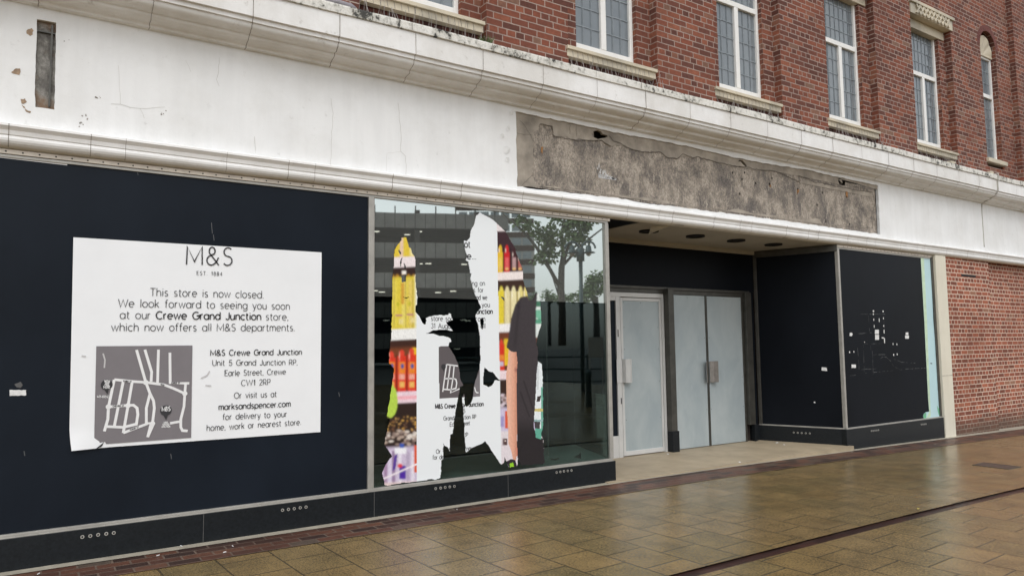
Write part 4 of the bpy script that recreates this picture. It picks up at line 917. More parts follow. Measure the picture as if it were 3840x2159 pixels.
def fray(poly, seed): return rough_edge(poly, 9, 1.6, seed)
FY = .0125
def sm(a, lo, hi): return np.clip((a-lo)/(hi-lo), 0, 1)
def paint(px, py):
    """the picture printed on the film: bottles on shop shelves, a white notice, part of a shop worker"""
    col = np.empty(px.shape+(3,)); col[:] = lin((236, 240, 242))
    def put(mask, c, a=1.0):
        mk = (mask.astype(float)*a)[..., None]; col[:] = col*(1-mk)+np.array(lin(c))*mk
    def soft(m, c): col[:] = col*(1-m[..., None])+np.array(lin(c))*m[..., None]
    def blur_ell(cx, cy, rx, ry, c, s=.25): d = np.sqrt(((px-cx)/rx)**2+((py-cy)/ry)**2); soft(np.clip((1-d)/s, 0, 1), c)
    def gap(xs, y0, y1, c=(60, 34, 28), wd=2.2, a=.75):
        for x_ in xs: bar(x_-wd, x_+wd, y0, y1, c, 3.5, a)
    def bar(x0, x1, y0, y1, c, s=3.0, a=1): soft(a*np.clip((px-x0)/s+.5, 0, 1)*np.clip((x1-px)/s+.5, 0, 1)*np.clip((py-y0)/s+.5, 0, 1)*np.clip((y1-py)/s+.5, 0, 1), c)
    L = px < 1562; x = px-1400; y = py+.05*(px-1500)      # shelves climb a little towards the right
    # ---- left strip
    if L.any():
        keep = col.copy()
        soft(L*1.0, (228, 200, 62)); bar(1500, 1512, 700, 975, (236, 205, 180), 6); bar(1538, 1550, 850, 960, (245, 235, 170), 8)
        soft(L*np.clip((y-962)/3, 0, 1), (240, 228, 228)); soft(L*np.clip((y-1000)/5, 0, 1), (52, 32, 28))
        for cx in (1472, 1490, 1512, 1532, 1552): blur_ell(cx, 1040, 10, 16, (190, 140, 50), .6)
        soft(L*np.clip((y-1034)/10, 0, 1), (226, 205, 70))
        for cx, c in ((1478, (236, 220, 96)), (1516, (240, 225, 120)), (1540, (232, 206, 110))): bar(cx-9, cx+9, 1050, 1225, c, 8, .8)
        bar(1504, 1516, 1060, 1140, (206, 140, 40), 6, .8); bar(1507, 1523, 1015, 1028, (250, 245, 235), 3)
        bar(1555, 1566, 1030, 1240, (240, 240, 215), 6, .7)
        gap((1456, 1478, 1521, 1548), 1045, 1228, (150, 118, 24), 2.0, .55)
        for cx, cy in ((1496, 1182), (1538, 1179)): bar(cx-13, cx+13, cy-3, cy+3, (186, 120, 130), 3)
        for cx, cy in ((1492, 1140), (1536, 1138)): blur_ell(cx, cy, 8, 13, (196, 186, 50), .7)
        for cx, cy in ((1504, 1205), (1547, 1200)): bar(cx-8, cx+8, cy-10, cy+10, (240, 225, 165), 6, .7)
        soft(L*np.clip((y-1231)/4, 0, 1), (243, 243, 240)); soft(L*np.clip((y-1272)/4, 0, 1), (66, 40, 32)); soft(L*np.clip((y-1295)/16, 0, 1), (120, 66, 40)*1)
        # red bottles
        bar(1546, 1566, 1303, 1400, (236, 190, 50), 6)
        for cx, top in ((1468, 1318), (1507, 1312), (1544, 1306)):
            blur_ell(cx, top+14, 11, 18, (226, 70, 52), .3); bar(cx-17, cx+17, top+22, 1468, (222, 58, 38), 6)
            bar(cx-12, cx+12, 1356, 1400, (240, 150, 50), 5, .8); blur_ell(cx+2, 1372, 8, 12, (70, 90, 160), .5); bar(cx-11, cx+11, 1402, 1422, (245, 190, 170), 5, .8); bar(cx-10, cx+10, 1430, 1452, (245, 205, 110), 5, .8); blur_ell(cx-9, 1335, 3, 22, (255, 190, 170), .8)
        gap((1487, 1526), 1330, 1468, (96, 20, 16), 2.4, .8); gap((1455, 1499, 1536), 1340, 1468, (236, 110, 90), 1.5, .5)
        soft(L*np.clip((y-1466)/4, 0, 1), (240, 214, 224)); soft(L*np.clip((y-1482)/5, 0, 1)*np.clip((1500-y)/5, 0, 1), (246, 180, 190)); soft(L*np.clip((y-1508)/5, 0, 1), (48, 34, 30))
        r = random.Random(5)
        for i in range(70): blur_ell(r.uniform(1430, 1565), r.uniform(1560, 1620), r.uniform(4, 8), r.uniform(3, 7), r.choice([(150, 110, 60), (190, 150, 90), (110, 80, 60), (206, 160, 80)]), .7)
        for i in range(60): blur_ell(r.uniform(1430, 1565), r.uniform(1612, 1668), r.uniform(8, 13), r.uniform(5, 9), r.choice([(190, 170, 155), (225, 215, 205), (150, 130, 120), (110, 90, 85)]), .6)
        soft(L*np.clip((y-1668)/12, 0, 1), (206, 192, 214))
        for cx, c in ((1446, (150, 110, 150)), (1462, (225, 215, 235)), (1476, (130, 96, 140)), (1500, (235, 230, 240)), (1530, (180, 165, 190)), (1548, (236, 230, 240))): bar(cx-6, cx+6, 1690, 1830, c, 5, .8)
        q = [zc_(*p) for p in ((235, 1030), (215, 1180), (185, 1200), (205, 1060))]; put(inside(px, py, q), (84, 52, 150)); bar(1497, 1522, 1745, 1795, (82, 46, 160), 4); bar(1499, 1515, 1662, 1680, (60, 90, 180), 4); blur_ell(1500, 1745, 12, 10, (226, 60, 70), .5)
        bar(1480, 1524, 1678, 1700, (246, 246, 250), 5); bar(1553, 1566, 1668, 1770, (222, 92, 62), 4); soft(L*np.clip((y-1800)/12, 0, 1), (226, 205, 200))
        d = np.abs((py-1793)-(px-1440)*(-.44)); soft(L*np.clip((4.5-d)/2, 0, 1), (246, 236, 240))
        put(((px-1464)/27)**2+((py-1503)/62)**2 < 1, (186, 216, 84))
        col[~L] = keep[~L]
    # ---- right strip
    Rm = px > 1864+.018*(py-860)
    if Rm.any():
        keep = col.copy()
        soft(Rm*1.0, (236, 226, 226)); soft(Rm*np.clip((y-883)/6, 0, 1), (60, 36, 42))
        for cx, c, t, c2 in ((1876, (232, 190, 50), 925, (240, 214, 110)), (1901, (206, 32, 40), 925, (240, 120, 120)), (1928, (66, 30, 34), 940, (230, 190, 190)), (1950, (70, 34, 40), 955, (220, 130, 120))):
            blur_ell(cx, t+12, 8, 22, c, .3); bar(cx-11, cx+11, t+20, 1024+.0*cx, c, 4); bar(cx-7, cx+7, 965, 1010, c2, 4, .6); blur_ell(cx, 1008, 9, 7, (236, 190, 120), .6); blur_ell(cx-5, t+14, 2.5, 12, (255, 235, 225), .8)
        gap((1888, 1914, 1940), 930, 1030, (40, 18, 20), 2.6, .85)
        soft(Rm*np.clip((y-1038)/4, 0, 1), (243, 232, 228)); soft(Rm*np.clip((y-1068)/5, 0, 1), (62, 40, 30))
        for cx, c in ((1880, (232, 214, 84)), (1902, (232, 220, 170)), (1926, (236, 226, 176)), (1952, (232, 218, 140)), (1972, (230, 214, 130))):
            blur_ell(cx, 1095, 9, 26, c, .3); bar(cx-12, cx+12, 1092, 1235, c, 6); blur_ell(cx-6, 1105, 2.5, 25, (255, 250, 230), .8)
        bar(1870, 1890, 1090, 1230, (230, 208, 60), 6); gap((1891, 1914, 1939, 1962), 1095, 1235, (150, 120, 60), 2.2, .6); soft(Rm*np.clip((y-1231)/4, 0, 1), (242, 240, 240)); soft(Rm*np.clip((y-1262)/5, 0, 1), (110, 60, 40))
        bar(1890, 1912, 1270, 1370, (230, 190, 50), 6); blur_ell(1880, 1290, 9, 22, (220, 70, 50), .4); bar(1868, 1892, 1290, 1390, (216, 56, 36), 5); bar(1872, 1890, 1330, 1350, (236, 140, 60), 4); bar(1874, 1888, 1355, 1372, (200, 190, 210), 4)
        soft(Rm*np.clip((py-1386)/5, 0, 1), (240, 220, 224)); soft(Rm*np.clip((py-1420)/5, 0, 1), (58, 40, 34)); r = random.Random(8)
        for i in range(30): blur_ell(r.uniform(1875, 1912), r.uniform(1480, 1530), 8, 7, r.choice([(180, 160, 160), (220, 205, 215), (120, 95, 90)]), .6)
        soft(Rm*np.clip((py-1520)/14, 0, 1), (206, 196, 222)); bar(1894, 1912, 1540, 1605, (222, 96, 66), 4); bar(1877, 1890, 1560, 1600, (160, 150, 200), 5); soft(Rm*np.clip((py-1612)/6, 0, 1), (228, 218, 222)); bar(1885, 1902, 1643, 1668, (86, 62, 62), 4); blur_ell(1895, 1652, 4, 4, (230, 215, 210), .6)
        arm = pz(zd_, [(535, 30), (615, 30), (622, 150), (617, 260), (620, 600), (616, 950), (622, 1010), (605, 1100), (580, 1090), (560, 1000), (535, 940), (530, 800), (520, 600), (512, 400), (512, 260), (530, 150)])
        ma = inside(px, py, arm); put(ma, (226, 168, 142)); soft(ma*np.clip(1-np.abs(px-1908)/18, 0, 1)*.5, (244, 200, 178)); soft(ma*np.clip(1-np.abs(px-1936)/10, 0, 1)*.5, (190, 120, 98)); blur_ell(1935, 1386, 9, 14, (170, 110, 100), .9)
        put(inside(px, py, pz(zd_, [(600, 985), (622, 960), (628, 1050), (610, 1060)])), (214, 140, 118))
        dk = inside(px, py, pz(zb_, [(650, 915), (720, 902), (735, 942), (775, 942), (790, 905), (800, 875), (814, 880), (800, 1050), (800, 1300), (812, 1395)])+pz(zd_, [(822, 0), (822, 145), (808, 250), (795, 520), (782, 700), (780, 780), (810, 870), (868, 885), (890, 1135), (655, 1150), (625, 1085), (618, 960), (618, 600), (614, 260), (622, 150), (612, 50), (560, 45), (518, 5)])+pz(zb_, [(515, 1395), (535, 1300), (560, 1120), (600, 990)]))
        put(dk, (64, 58, 61)); soft(dk*np.clip((py-1560)/60, 0, 1)*.75, (34, 31, 33)); soft(dk*np.clip(1-np.abs(px-1940+.1*(py-1200))/9, 0, 1)*np.clip((1320-py)/40, 0, 1)*.6, (44, 40, 42))
        for x0, y0, x1, y1 in ((1952, 1470, 1985, 1560), (1965, 1430, 1998, 1530), (1945, 1690, 1975, 1640), (1925, 1130, 1946, 1150)):
            t = np.clip(((px-x0)*(x1-x0)+(py-y0)*(y1-y0))/((x1-x0)**2+(y1-y0)**2), 0, 1); d = np.hypot(px-x0-t*(x1-x0), py-y0-t*(y1-y0)); soft(dk*np.clip((5-d)/4, 0, 1)*.6, (38, 35, 37))
        put(inside(px, py, pz(zd_, [(515, 1110), (560, 1085), (600, 1095), (618, 1155), (545, 1170)])), (50, 42, 48)); put(inside(px, py, pz(zd_, [(545, 1130), (580, 1118), (588, 1160), (550, 1168)])), (150, 206, 50))
        bg_ = inside(px, py, pz(zb_, [(814, 875), (840, 880), (860, 1130), (855, 1200), (830, 1250), (812, 1310), (800, 1300), (800, 1050)])+[]); put(bg_, (226, 234, 230))
        put(bg_ & (py > 1128) & (py < 1150), (70, 120, 96)); put(bg_ & (py > 1162) & (py < 1190+.6*(px-2010)), (120, 186, 156)); put(bg_ & (py > 1196) & (py < 1214), (92, 160, 130))
        b2_ = inside(px, py, pz(zd_, [(822, 140), (860, 165), (875, 400), (875, 750), (850, 895), (800, 880), (782, 700), (795, 520), (808, 250)])); put(b2_, (232, 238, 240))
        put(b2_ & (px > 2029+.0*(py)) & (py > 1450), (112, 176, 156)); put(inside(px, py, pz(zd_, [(815, 480), (852, 472), (838, 530), (805, 532)])), (60, 52, 52)); put(b2_ & (py > 1531) & (py < 1542), (206, 190, 120)); put(b2_ & (py > 1572) & (py < 1580), (150, 180, 180)); put(b2_ & (py > 1580) & (py < 1606) & (px < 2025), (70, 66, 68)); put(b2_ & (py > 1606), (100, 172, 150))
        for i in range(12): bar(2013, 2020, 1372+i*7.5, 1376+i*7.5, (176, 180, 182), 2, .8)
        col[~Rm] = keep[~Rm]
    # ---- soften like an enlarged photograph, with a little grain
    pic = (L | Rm)[..., None]
    bl = col.copy()
    for _ in range(1):
        q_ = np.pad(bl, ((2, 2), (2, 2), (0, 0)), mode='edge'); bl = sum(q_[i:i+bl.shape[0], j:j+bl.shape[1]] for i in range(5) for j in range(5))/25
    sharp = (L & (px < 1556)) | (Rm & (px > 1872))
    arm_m = (px > 1893) & (py > 1300)
    col = np.where((sharp & ~arm_m)[..., None], bl*.6+col*.4, col)
    g_ = np.random.RandomState(3).normal(0, 1, px.shape); g_ = (g_+np.roll(g_, 1, 0)+np.roll(g_, 1, 1)+np.roll(g_, 2, 0))/2
    col = np.where(pic, np.clip(col*(1+.045*g_[..., None]), 0, 1), col)
    # ---- the map on the notice
    mpz = inside(px, py, pz(zc_, [(633, 0), (640, 498), (1035, 478), (1030, -100), (633, 0)])+[]) & (px > 1640) & (py > 1300-2)
    put(mpz & (px < 1800), (98, 92, 94))
    return col
def film(poly, holes, name, label, seed):
    poly = fray(poly, seed); xs = [p[0] for p in poly]; ys = [p[1] for p in poly]
    cs = [at(x, y, FY) for x in (min(xs), max(xs)) for y in (min(ys), max(ys))]
    X0, X1 = min(c[0] for c in cs), max(c[0] for c in cs); Z0, Z1 = min(c[1] for c in cs), max(c[1] for c in cs)
    st = .0055; nx = int((X1-X0)/st)+1; nz = int((Z1-Z0)/st)+1
    gx_, gz_ = np.meshgrid(X0+st*np.arange(nx+1), Z0+st*np.arange(nz+1))
    cxm, czm = gx_[:-1, :-1]+st/2, gz_[:-1, :-1]+st/2
    px, py = pix(cxm, czm, FY); mk = inside(px, py, poly)
    for h in holes: mk &= ~inside(px, py, h)
    col = paint(px, py)
    idx = np.arange((nx+1)*(nz+1)).reshape(nz+1, nx+1)
    q = np.stack([idx[:-1, :-1], idx[:-1, 1:], idx[1:, 1:], idx[1:, :-1]], -1)[mk]
    used, inv = np.unique(q, return_inverse=True); q = inv.reshape(-1, 4)
    V = np.stack([gx_.ravel()[used], np.full(len(used), FY), gz_.ravel()[used]], -1)
    me = bpy.data.meshes.new(name); me.from_pydata(V.tolist(), [], q.tolist()); me.update()
    ca = me.color_attributes.new('print', 'FLOAT_COLOR', 'CORNER')
    c4 = np.ones((len(q), 4, 4)); c4[..., :3] = col[mk][:, None, :]
    ca.data.foreach_set('color', c4.ravel().astype(np.float32)); me.materials.append(M_film)
    o = bpy.data.objects.new(name, me); C.objects.link(o); tag(o, label, 'window film', 'torn printed film left on the shop glass')
    return o
fa = film(film_a, holes_a, 'window_film', 'torn film strip with yellow and red bottles and a white notice, left on the glass', 11)
fb = film(film_b, holes_b, 'window_film', 'tall torn film of white notice and dark-clothed arm, right on the glass', 13)
def keeper(poly, holes):
    def k(p):
        px, py = pix(np.array([p.x]), np.array([p.y]), FY)
        return bool(inside(px, py, poly)[0]) and not any(bool(inside(px, py, h)[0]) for h in holes)
    return k
def film_text(o, poly, holes, items):
    t = MB(); kp = keeper(poly, holes)
    for z, s_, l_, r_, cap, wt in items: put_text(t, s_, at(*z(*l_), FY), at(*z(*r_), FY), cap, wt, FY-.0012, kp)
    t.build('lettering', M_ink, o)
film_text(fa, film_a, holes_a, [(za_, 'store soon', (560, 1143), (800, 1145), .044, .006), (za_, '31 August', (560, 1216), (790, 1218), .046, .006), (zc_, 'M&S Crewe', (600, 598), (795, 590), .040, .009), (zc_, 'Grand', (680, 712), (782, 706), .038, .0055), (zc_, 'Earle', (742, 770), (830, 766), .038, .0055), (zc_, 'Or visit', (608, 1033), (740, 1025), .038, .0055), (zc_, 'for delivery', (575, 1090), (770, 1078), .038, .0055)])
film_text(fb, film_b, holes_b, [(zb_, 'ot', (108, 432), (163, 434), .062, .011), (zb_, 'e...', (136, 545), (220, 550), .062, .011), (zb_, 'ing on', (172, 803), (305, 802), .046, .006), (zb_, 's for', (196, 868), (292, 868), .046, .006), (zb_, 'nd we', (225, 940), (327, 940), .046, .006), (zb_, 'you', (276, 1010), (353, 1010), .046, .006), (zb_, 'Junction', (205, 1076), (380, 1075), .046, .010), (zb_, 'from', (195, 1148), (308, 1146), .046, .006), (zb_, 'r all', (222, 1216), (310, 1214), .046, .006), (zd_, 'on', (85, 582), (124, 580), .040, .009), (zd_, 'Junction', (152, 578), (292, 572), .040, .009), (zd_, '5', (98, 638), (114, 637), .038, .0055), (zd_, 'ction RP', (92, 700), (220, 694), .038, .0055), (zd_, 'treet', (95, 760), (160, 755), .038, .0055), (zd_, 'RP', (100, 870), (142, 868), .038, .0055), (zd_, 'ner', (127, 1004), (176, 996), .038, .0055)])
b = MB()
for z, l in ((zc_, [(710, 170), (690, 305), (672, 435)]), (zc_, [(745, 175), (715, 405)]), (zc_, [(783, 180), (772, 300), (748, 445), (835, 405)]), (zc_, [(710, 170), (820, 185)]), (zc_, [(690, 308), (775, 305), (800, 315), (808, 350), (800, 400), (750, 415), (680, 410)])): b.ribbon([at(*z(*q), FY) for q in l], .013, FY-.0012)
b.build('road_lines', M_white, fa)
b = MB(); x_, z_ = at(*zc_(680, 192), FY); b.disc(x_, z_, .026, FY-.0015, 20); b.add([(x_-.01, FY-.0015, z_-.022), (x_+.01, FY-.0015, z_-.022), (x_, FY-.0015, z_-.045)], [(0, 2, 1)]); b.build('map_pin', M_ink, fa)
b = MB(); b.plate([at(*zd_(*q), FY) for q in ((200, 385), (215, 320), (250, 255), (254, 478), (190, 485))], [], FY-.001, .0005); b.build('map_corner', M_mapgrey, fb)
b = MB(); b.ribbon([at(*zd_(*q), FY) for q in ((205, 390), (215, 430), (225, 442), (243, 444))], .012, FY-.0022); b.build('road_lines', M_white, fb)

# ------------------------------------------------------------------ small loose things
def scrap(z, corners, y, label, group=None, cat='paper scrap', name='paper_scrap', mat=M_scrap, seed=1, to3=None):
    pts = [at(*z(*q), y) for q in corners]; o = MB(); o.plate(rough_edge(pts, .008, .0018, seed), [], y-.0015, .0015)
    return tag(o.build(name, mat), label, cat, group)
rect = lambda x0, y0, x1, y1: [(x0, y0), (x1, y0), (x1, y1), (x0, y1)]
GP = 'paper scraps left on the boarded windows'
scrap(zm(0, 1400, 1.84), [(65, 113), (181, 113), (180, 150), (66, 154)], .011, 'long white tape remnant left of the notice on navy board', GP, seed=1)
scrap(zm(0, 1400, 1.84), [(100, 75), (140, 55), (158, 80), (140, 100), (115, 95)], .011, 'faint torn grey sticker above the white tape remnant', GP, mat=plain('grey_sticker', (.09, .09, .09), .6), seed=2)
for k, (q, lb) in enumerate(((rect(582, 492, 635, 550), 'upper of two square white scraps in middle of right board'), (rect(585, 560, 637, 628), 'lower of two square white scraps in middle of right board'), (rect(1000, 527, 1035, 563), 'upper of two small scraps near the blue strip'), (rect(992, 570, 1042, 612), 'lower of two small scraps near the blue strip'), (rect(265, 963, 323, 1008), 'lone white rectangle low on left side of right board'), ([(240, 535), (270, 530), (280, 555), (265, 578), (238, 575)], 'round white scrap near the corner post'))):
    scrap(z8, q, .011, lb, GP, seed=20+k)
tiny = [(562, 240, 9, 14), (560, 280, 6, 14), (693, 242, 8, 12), (566, 355, 5, 16), (640, 360, 5, 28), (697, 337, 5, 14), (572, 445, 4, 22), (701, 440, 5, 13), (706, 515, 6, 28), (712, 640, 6, 38), (828, 685, 5, 14), (880, 689, 5, 14), (836, 832, 6, 15), (884, 825, 6, 14), (237, 795, 8, 13), (296, 790, 5, 13), (440, 660, 4, 8), (690, 603, 18, 10), (1347, 948, 14, 6)]
for k, (x, y, rx, ry) in enumerate(tiny):
    blk = k == len(tiny)-1
    scrap(z8, [(x-rx, y-ry*.6), (x, y-ry), (x+rx, y-ry*.5), (x+rx*.8, y+ry), (x-rx*.7, y+ry*.8)], .011 if not blk else .006, 'dark torn fleck on the pale blue strip' if blk else 'tiny white paper fleck round the square scraps on right board', GP, mat=M_ink if blk else M_scrap, seed=50+k)
def ret_scrap(s, z, w_, h_, lb):
    nn = Vector((-dv.y, dv.x)); o = MB(); q = [(s-w_, z-h_), (s+w_, z-h_*.7), (s+w_*.9, z+h_), (s-w_*.8, z+h_*.8)]
    o.add([(*ret(a, -.008), c) for a, c in q], [(3, 2, 1, 0)]); tag(o.build('paper_scrap', M_scrap), lb, 'paper scrap', GP)
ret_scrap(.26, 1.115, .04, .028, 'crumpled white scrap on the board of the entrance side'); ret_scrap(.42, .62, .011, .012, 'tiny white fleck low on the entrance side board')
# fallen film on the window bed
for q, lb in (([(1565, 1135), (1600, 1140), (1630, 1132), (1648, 1138), (1610, 1152), (1575, 1150)], 'crumpled dark film lying flat inside the glass'), ([(1762, 1125), (1800, 1105), (1818, 1088), (1820, 1138)], 'upright dark triangular film scrap inside the glass')):
    pts = [at(1350+x/2.194, 1200+y/2.194, .03) for x, y in q]; o = MB(); o.plate(pts, [], .03, .004); tag(o.build('film_scrap', M_ink), lb, 'film scrap')
# litter on the paving
lit = [((265, 1390), zv6), ((1090, 1262), zv6), ((1250, 1197), zv6), ((1550, 1240), zv6), ((1605, 1197), zv6), ((945, 483), zv7)]
for k, (p, z_) in enumerate(lit):
    x, y = atz(*z_(*p)); o = MB(); zz = gz(x)+.012; a = rng.uniform(0, 3); dx, dy = math.cos(a)*.011, math.sin(a)*.011
    o.tube([(x-dx, y-dy, zz), (x+dx, y+dy, zz)], .0035, 6); tag(o.build('cigarette_end', M_white), 'white cigarette end on the brick border below the left plinth', 'cigarette end', 'cigarette ends dropped on the left border')
for k, (p, lb) in enumerate((((1722, 990), 'larger white paper bit on the entrance floor by the side plinth'), ((1788, 1008), 'smaller white paper bit on entrance floor, nearer the street'), ((1385, 1166), 'white paper bit at the street edge of the entrance floor'), ((735, 1092), 'white paper bit at the foot of the bronze column'))):
    x, y = atz(*zm(2200, 1250, 2.414)(*p), .015); s_ = .03 if k == 0 else .015; o = MB()
    o.add([(x-s_, y-.01, .018), (x+s_, y-.012, .017), (x+s_*.9, y+.012, .026), (x-s_*.8, y+.010, .022)], [(0, 1, 2, 3)]); tag(o.build('paper_bit', M_white), lb, 'litter', 'paper bits on the entrance floor')
for k, ((px_, py_), lb) in enumerate((((3446, 1923), 'small yellow leaf on wet paving before the drain channel'), ((3171, 1675), 'pale leaf against the front corner of right plinth'), ((3508, 1658), 'pale leaf on the border below the right plinth'), ((3196, 1694), 'pale leaf on brick border near the right plinth corner'))):
    x, y = atz(px_, py_, gz(9)); zz = gz(x)+.012; o = MB(); o.add([(x-.022, y, zz), (x, y-.014, zz+.005), (x+.022, y+.004, zz), (x, y+.014, zz+.003)], [(0, 1, 2, 3)]); tag(o.build('fallen_leaf', plain('leaf_%s' % ('yellow' if k == 0 else 'pale'), (.5, .42, .08) if k == 0 else (.55, .5, .4), .7, bmp=0)), lb, 'leaf')
# bird spikes on the ledge below each upper window
NTH = ['', '', 'first', 'second', 'third', 'fourth', 'fifth']
for i, (x0, x1) in enumerate(OPEN):
    if i < 2: continue
    o = MB(); r = random.Random(300+i); n_ = int((x1-x0+.1)/.022)
    for k in range(0, n_, 2):
        x = x0-.05+k*.022; y = -.10+r.uniform(-.015, .015); t = r.uniform(-.045, .045)
        o.tube([(x, y, 4.53), (x+t, y-.06*r.choice((-1, 1))+r.uniform(-.02, .02), 4.72+r.uniform(-.03, .04))], .0019, 4, False)
    o.box(x0-.05, x1+.05, -.11, -.08, 4.528, 4.534)
    tag(o.build('bird_spikes', M_spike), 'row of thin wire bird spikes on ledge below the %s upper window from the left' % NTH[i], 'bird spikes', 'bird spike rows on the cornice')
def tuft(x, y, n_, h, lb, seed):
    o = MB(); r = random.Random(seed)
    for k in range(n_):
        a = r.uniform(0, 6.28); l = h*r.uniform(.5, 1); lean = r.uniform(.1, .6)*l; bx, by = x+r.uniform(-.02, .02), y+r.uniform(-.02, .02); wd = .003
        dx, dy = math.cos(a), math.sin(a); px_, py_ = -dy*wd, dx*wd
        m_ = (bx+dx*lean*.35, by+dy*lean*.35, 4.52+l*.6); e = (bx+dx*lean, by+dy*lean, 4.52+l)
        o.add([(bx-px_, by-py_, 4.52), (bx+px_, by+py_, 4.52), (m_[0]+px_, m_[1]+py_, m_[2]), e, (m_[0]-px_, m_[1]-py_, m_[2])], [(0, 1, 2, 3, 4)])
    tag(o.build('grass_tuft', M_grass), lb, 'plant', 'weeds growing on the cornice')
tuft(at(1822, 155, -.12)[0], -.12, 60, .17, 'tallest grass tuft on the cornice, left of the second upper window', 1)
tuft(at(2705, 376, -.12)[0], -.12, 34, .11, 'low weed on cornice under left end of the third window sill', 2)
tuft(at(2768, 385, -.12)[0], -.12, 34, .11, 'low weed on cornice under the middle of third window sill', 3)
# old lead flashing roll at the upper left
b = MB(); xa = at(1225, 10, -.2)[0]; xb = at(1335, 30, -.2)[0]; b.tube([(xa-.6, -.2, 4.575), (xa, -.2, 4.57), (xb-.05, -.2, 4.565), (xb, -.21, 4.555)], [.035, .035, .032, .012], 10); tag(b.build('lead_roll', plain('lead_sheet', (.27, .25, .27), .6, .2, .2, 9), smooth=True), 'grey rolled lead flashing lying on the cornice at upper left', 'lead flashing')
# cable over the cornice at the right
zc4 = zm(3640, 680, 4.525)
cx_ = at(*zc4(455, 60), -.29)[0]
ys_ = [(-.16, 4.55), (-.31, 4.545), (-.313, 4.5), (-.306, 4.43), (-.293, 4.40), (-.291, 4.23), (-.272, 4.19), (-.225, 4.15), (-.155, 4.105), (-.10, 4.085), (-.05, 4.06), (-.012, 4.03)]
pts = [(cx_+.003*math.sin(i), y, z) for i, (y, z) in enumerate(ys_)]+[(cx_+.002*math.sin(i*2), -.011+.011, 4.03-.08*i) for i in range(1, 11)]
b = MB(); b.tube(pts, .011, 8); tag(b.build('cable', M_cable, smooth=True), 'grey cable draped over the white cornice and down the render at right', 'cable')
# stones left on the cornice cap at right
for (px_, py_, w_, lb) in ((3565, 613, .11, 'broken pale slate lying on the cornice under the fifth window'), (3710, 637, .10, 'broken pale slate lying on cornice beside the narrow arched window')):
    x, z = at(px_, py_, -.22); b = MB(); r = random.Random(int(px_)); b.plate([(x+w_*math.cos(a)*r.uniform(.7, 1.1), 4.56+.025*math.sin(a)*r.uniform(.7, 1.1)) for a in [k*.7 for k in range(9)]], [], -.26, .12); tag(b.build('slate_piece', M_stone), lb, 'slate')

# ------------------------------------------------------------------ across the street (seen mirrored in the glass)
def vp(px, Z): return np.array([CAM[0], CAM[1]])+np.array([math.sin(YAW), math.cos(YAW)])*Z+np.array([math.cos(YAW), -math.sin(YAW)])*((px-1920)/FPX*Z)
def real(px, Z): p = vp(px, Z); return Vector((p[0], -p[1]))
def vz(py, Z, px=1920): return 1.5+(1301+.0125*(px-1920)-py)/FPX*Z
M_span = plain('carpark_panel', (.30, .285, .265), .8, var=.2, scale=.6); M_deck = plain('carpark_dark', (.08, .072, .065), .9, bmp=0)
M_lamp_on = bpy.data.materials.new('lit_tube'); M_lamp_on.use_nodes = True; bb = M_lamp_on.node_tree.nodes['Principled BSDF']; bb.inputs['Emission Color'].default_value = (1, .93, .8, 1); bb.inputs['Emission Strength'].default_value = 1.3
A0 = real(1400, 70); ang = R(56.4+22.6)
dirv = np.array([math.sin(YAW), math.cos(YAW)])*math.cos(R(79))+np.array([math.cos(YAW), -math.sin(YAW)])*math.sin(R(79)); dr_ = Vector((dirv[0], -dirv[1])).normalized()
# outward normal faces the shop
nrm = Vector((-dr_.y, dr_.x));  nrm = nrm if nrm.y > 0 else -nrm
cp = empty('car_park', (A0.x, A0.y, 0), 'brown multi-storey car park across the street, mirrored in the glass', 'building')
sgn = 1 if Vector((-dr_.y, dr_.x)).dot(nrm) > 0 else -1
def cbox(mb, s0, s1, t0, t1, z0, z1): mb.obox(A0+dr_*s0, A0+dr_*s1, t0*sgn, t1*sgn, z0, z1)
b = MB(); d_ = MB(); l_ = MB(); jn = MB()
lev = [13.35-2.96*i for i in range(5)]
for i, zt in enumerate(lev):
    cbox(b, -26, 13.4, 0, -.25, zt-.0, zt+1.48)
    cbox(d_, -26, 13.3, -6, -6.2, zt-1.5, zt)
    cbox(d_, -26, 13.3, -.3, -6, zt-.1, zt-.02)
    for k in range(-26, 13): cbox(jn, k+.0, k+.05, .012, 0, zt, zt+1.48)
    for k in range(8):
        s0 = rng.uniform(-9, 12); t0 = rng.uniform(-5, -1); cbox(l_, s0, s0+.6, t0, t0-.1, zt-.20, zt-.13)
b.build('parapet_panel', M_span, cp); d_.build('parking_deck', M_deck, cp); l_.build('ceiling_light', M_lamp_on, cp); jn.build('panel_joint', M_deck, cp)
b = MB()
for k in range(-26, 14, 6): cbox(b, k, k+.5, -.3, -.8, 0, 15.2)
for k in range(-26, 13, 2): cbox(b, k, k+.12, -.2, -.3, 14.83, 15.6)
cbox(b, -26, 13.4, -6.2, -6.5, 0, 14.8); b.build('column', M_deck, cp)
A1 = real(1965, 150); fd = Vector((math.cos(YAW), math.sin(YAW))); fd2 = Vector((math.cos(YAW), math.sin(YAW)))
ap = empty('apartment_block', (A1.x, A1.y, 0), 'pale apartment block with brown bands, mirrored beside the tree', 'building')
fdr = Vector((np.cos(YAW), np.sin(YAW)))
s2 = 1 if Vector((-fdr.y, fdr.x)).y > 0 else -1
M_pale = plain('pale_render', (.5, .49, .45), .8); M_brown = plain('brown_band', (.10, .06, .045), .8); M_winb = plain('flat_window', (.35, .40, .42), .2)
b = MB(); br = MB(); wn = MB()
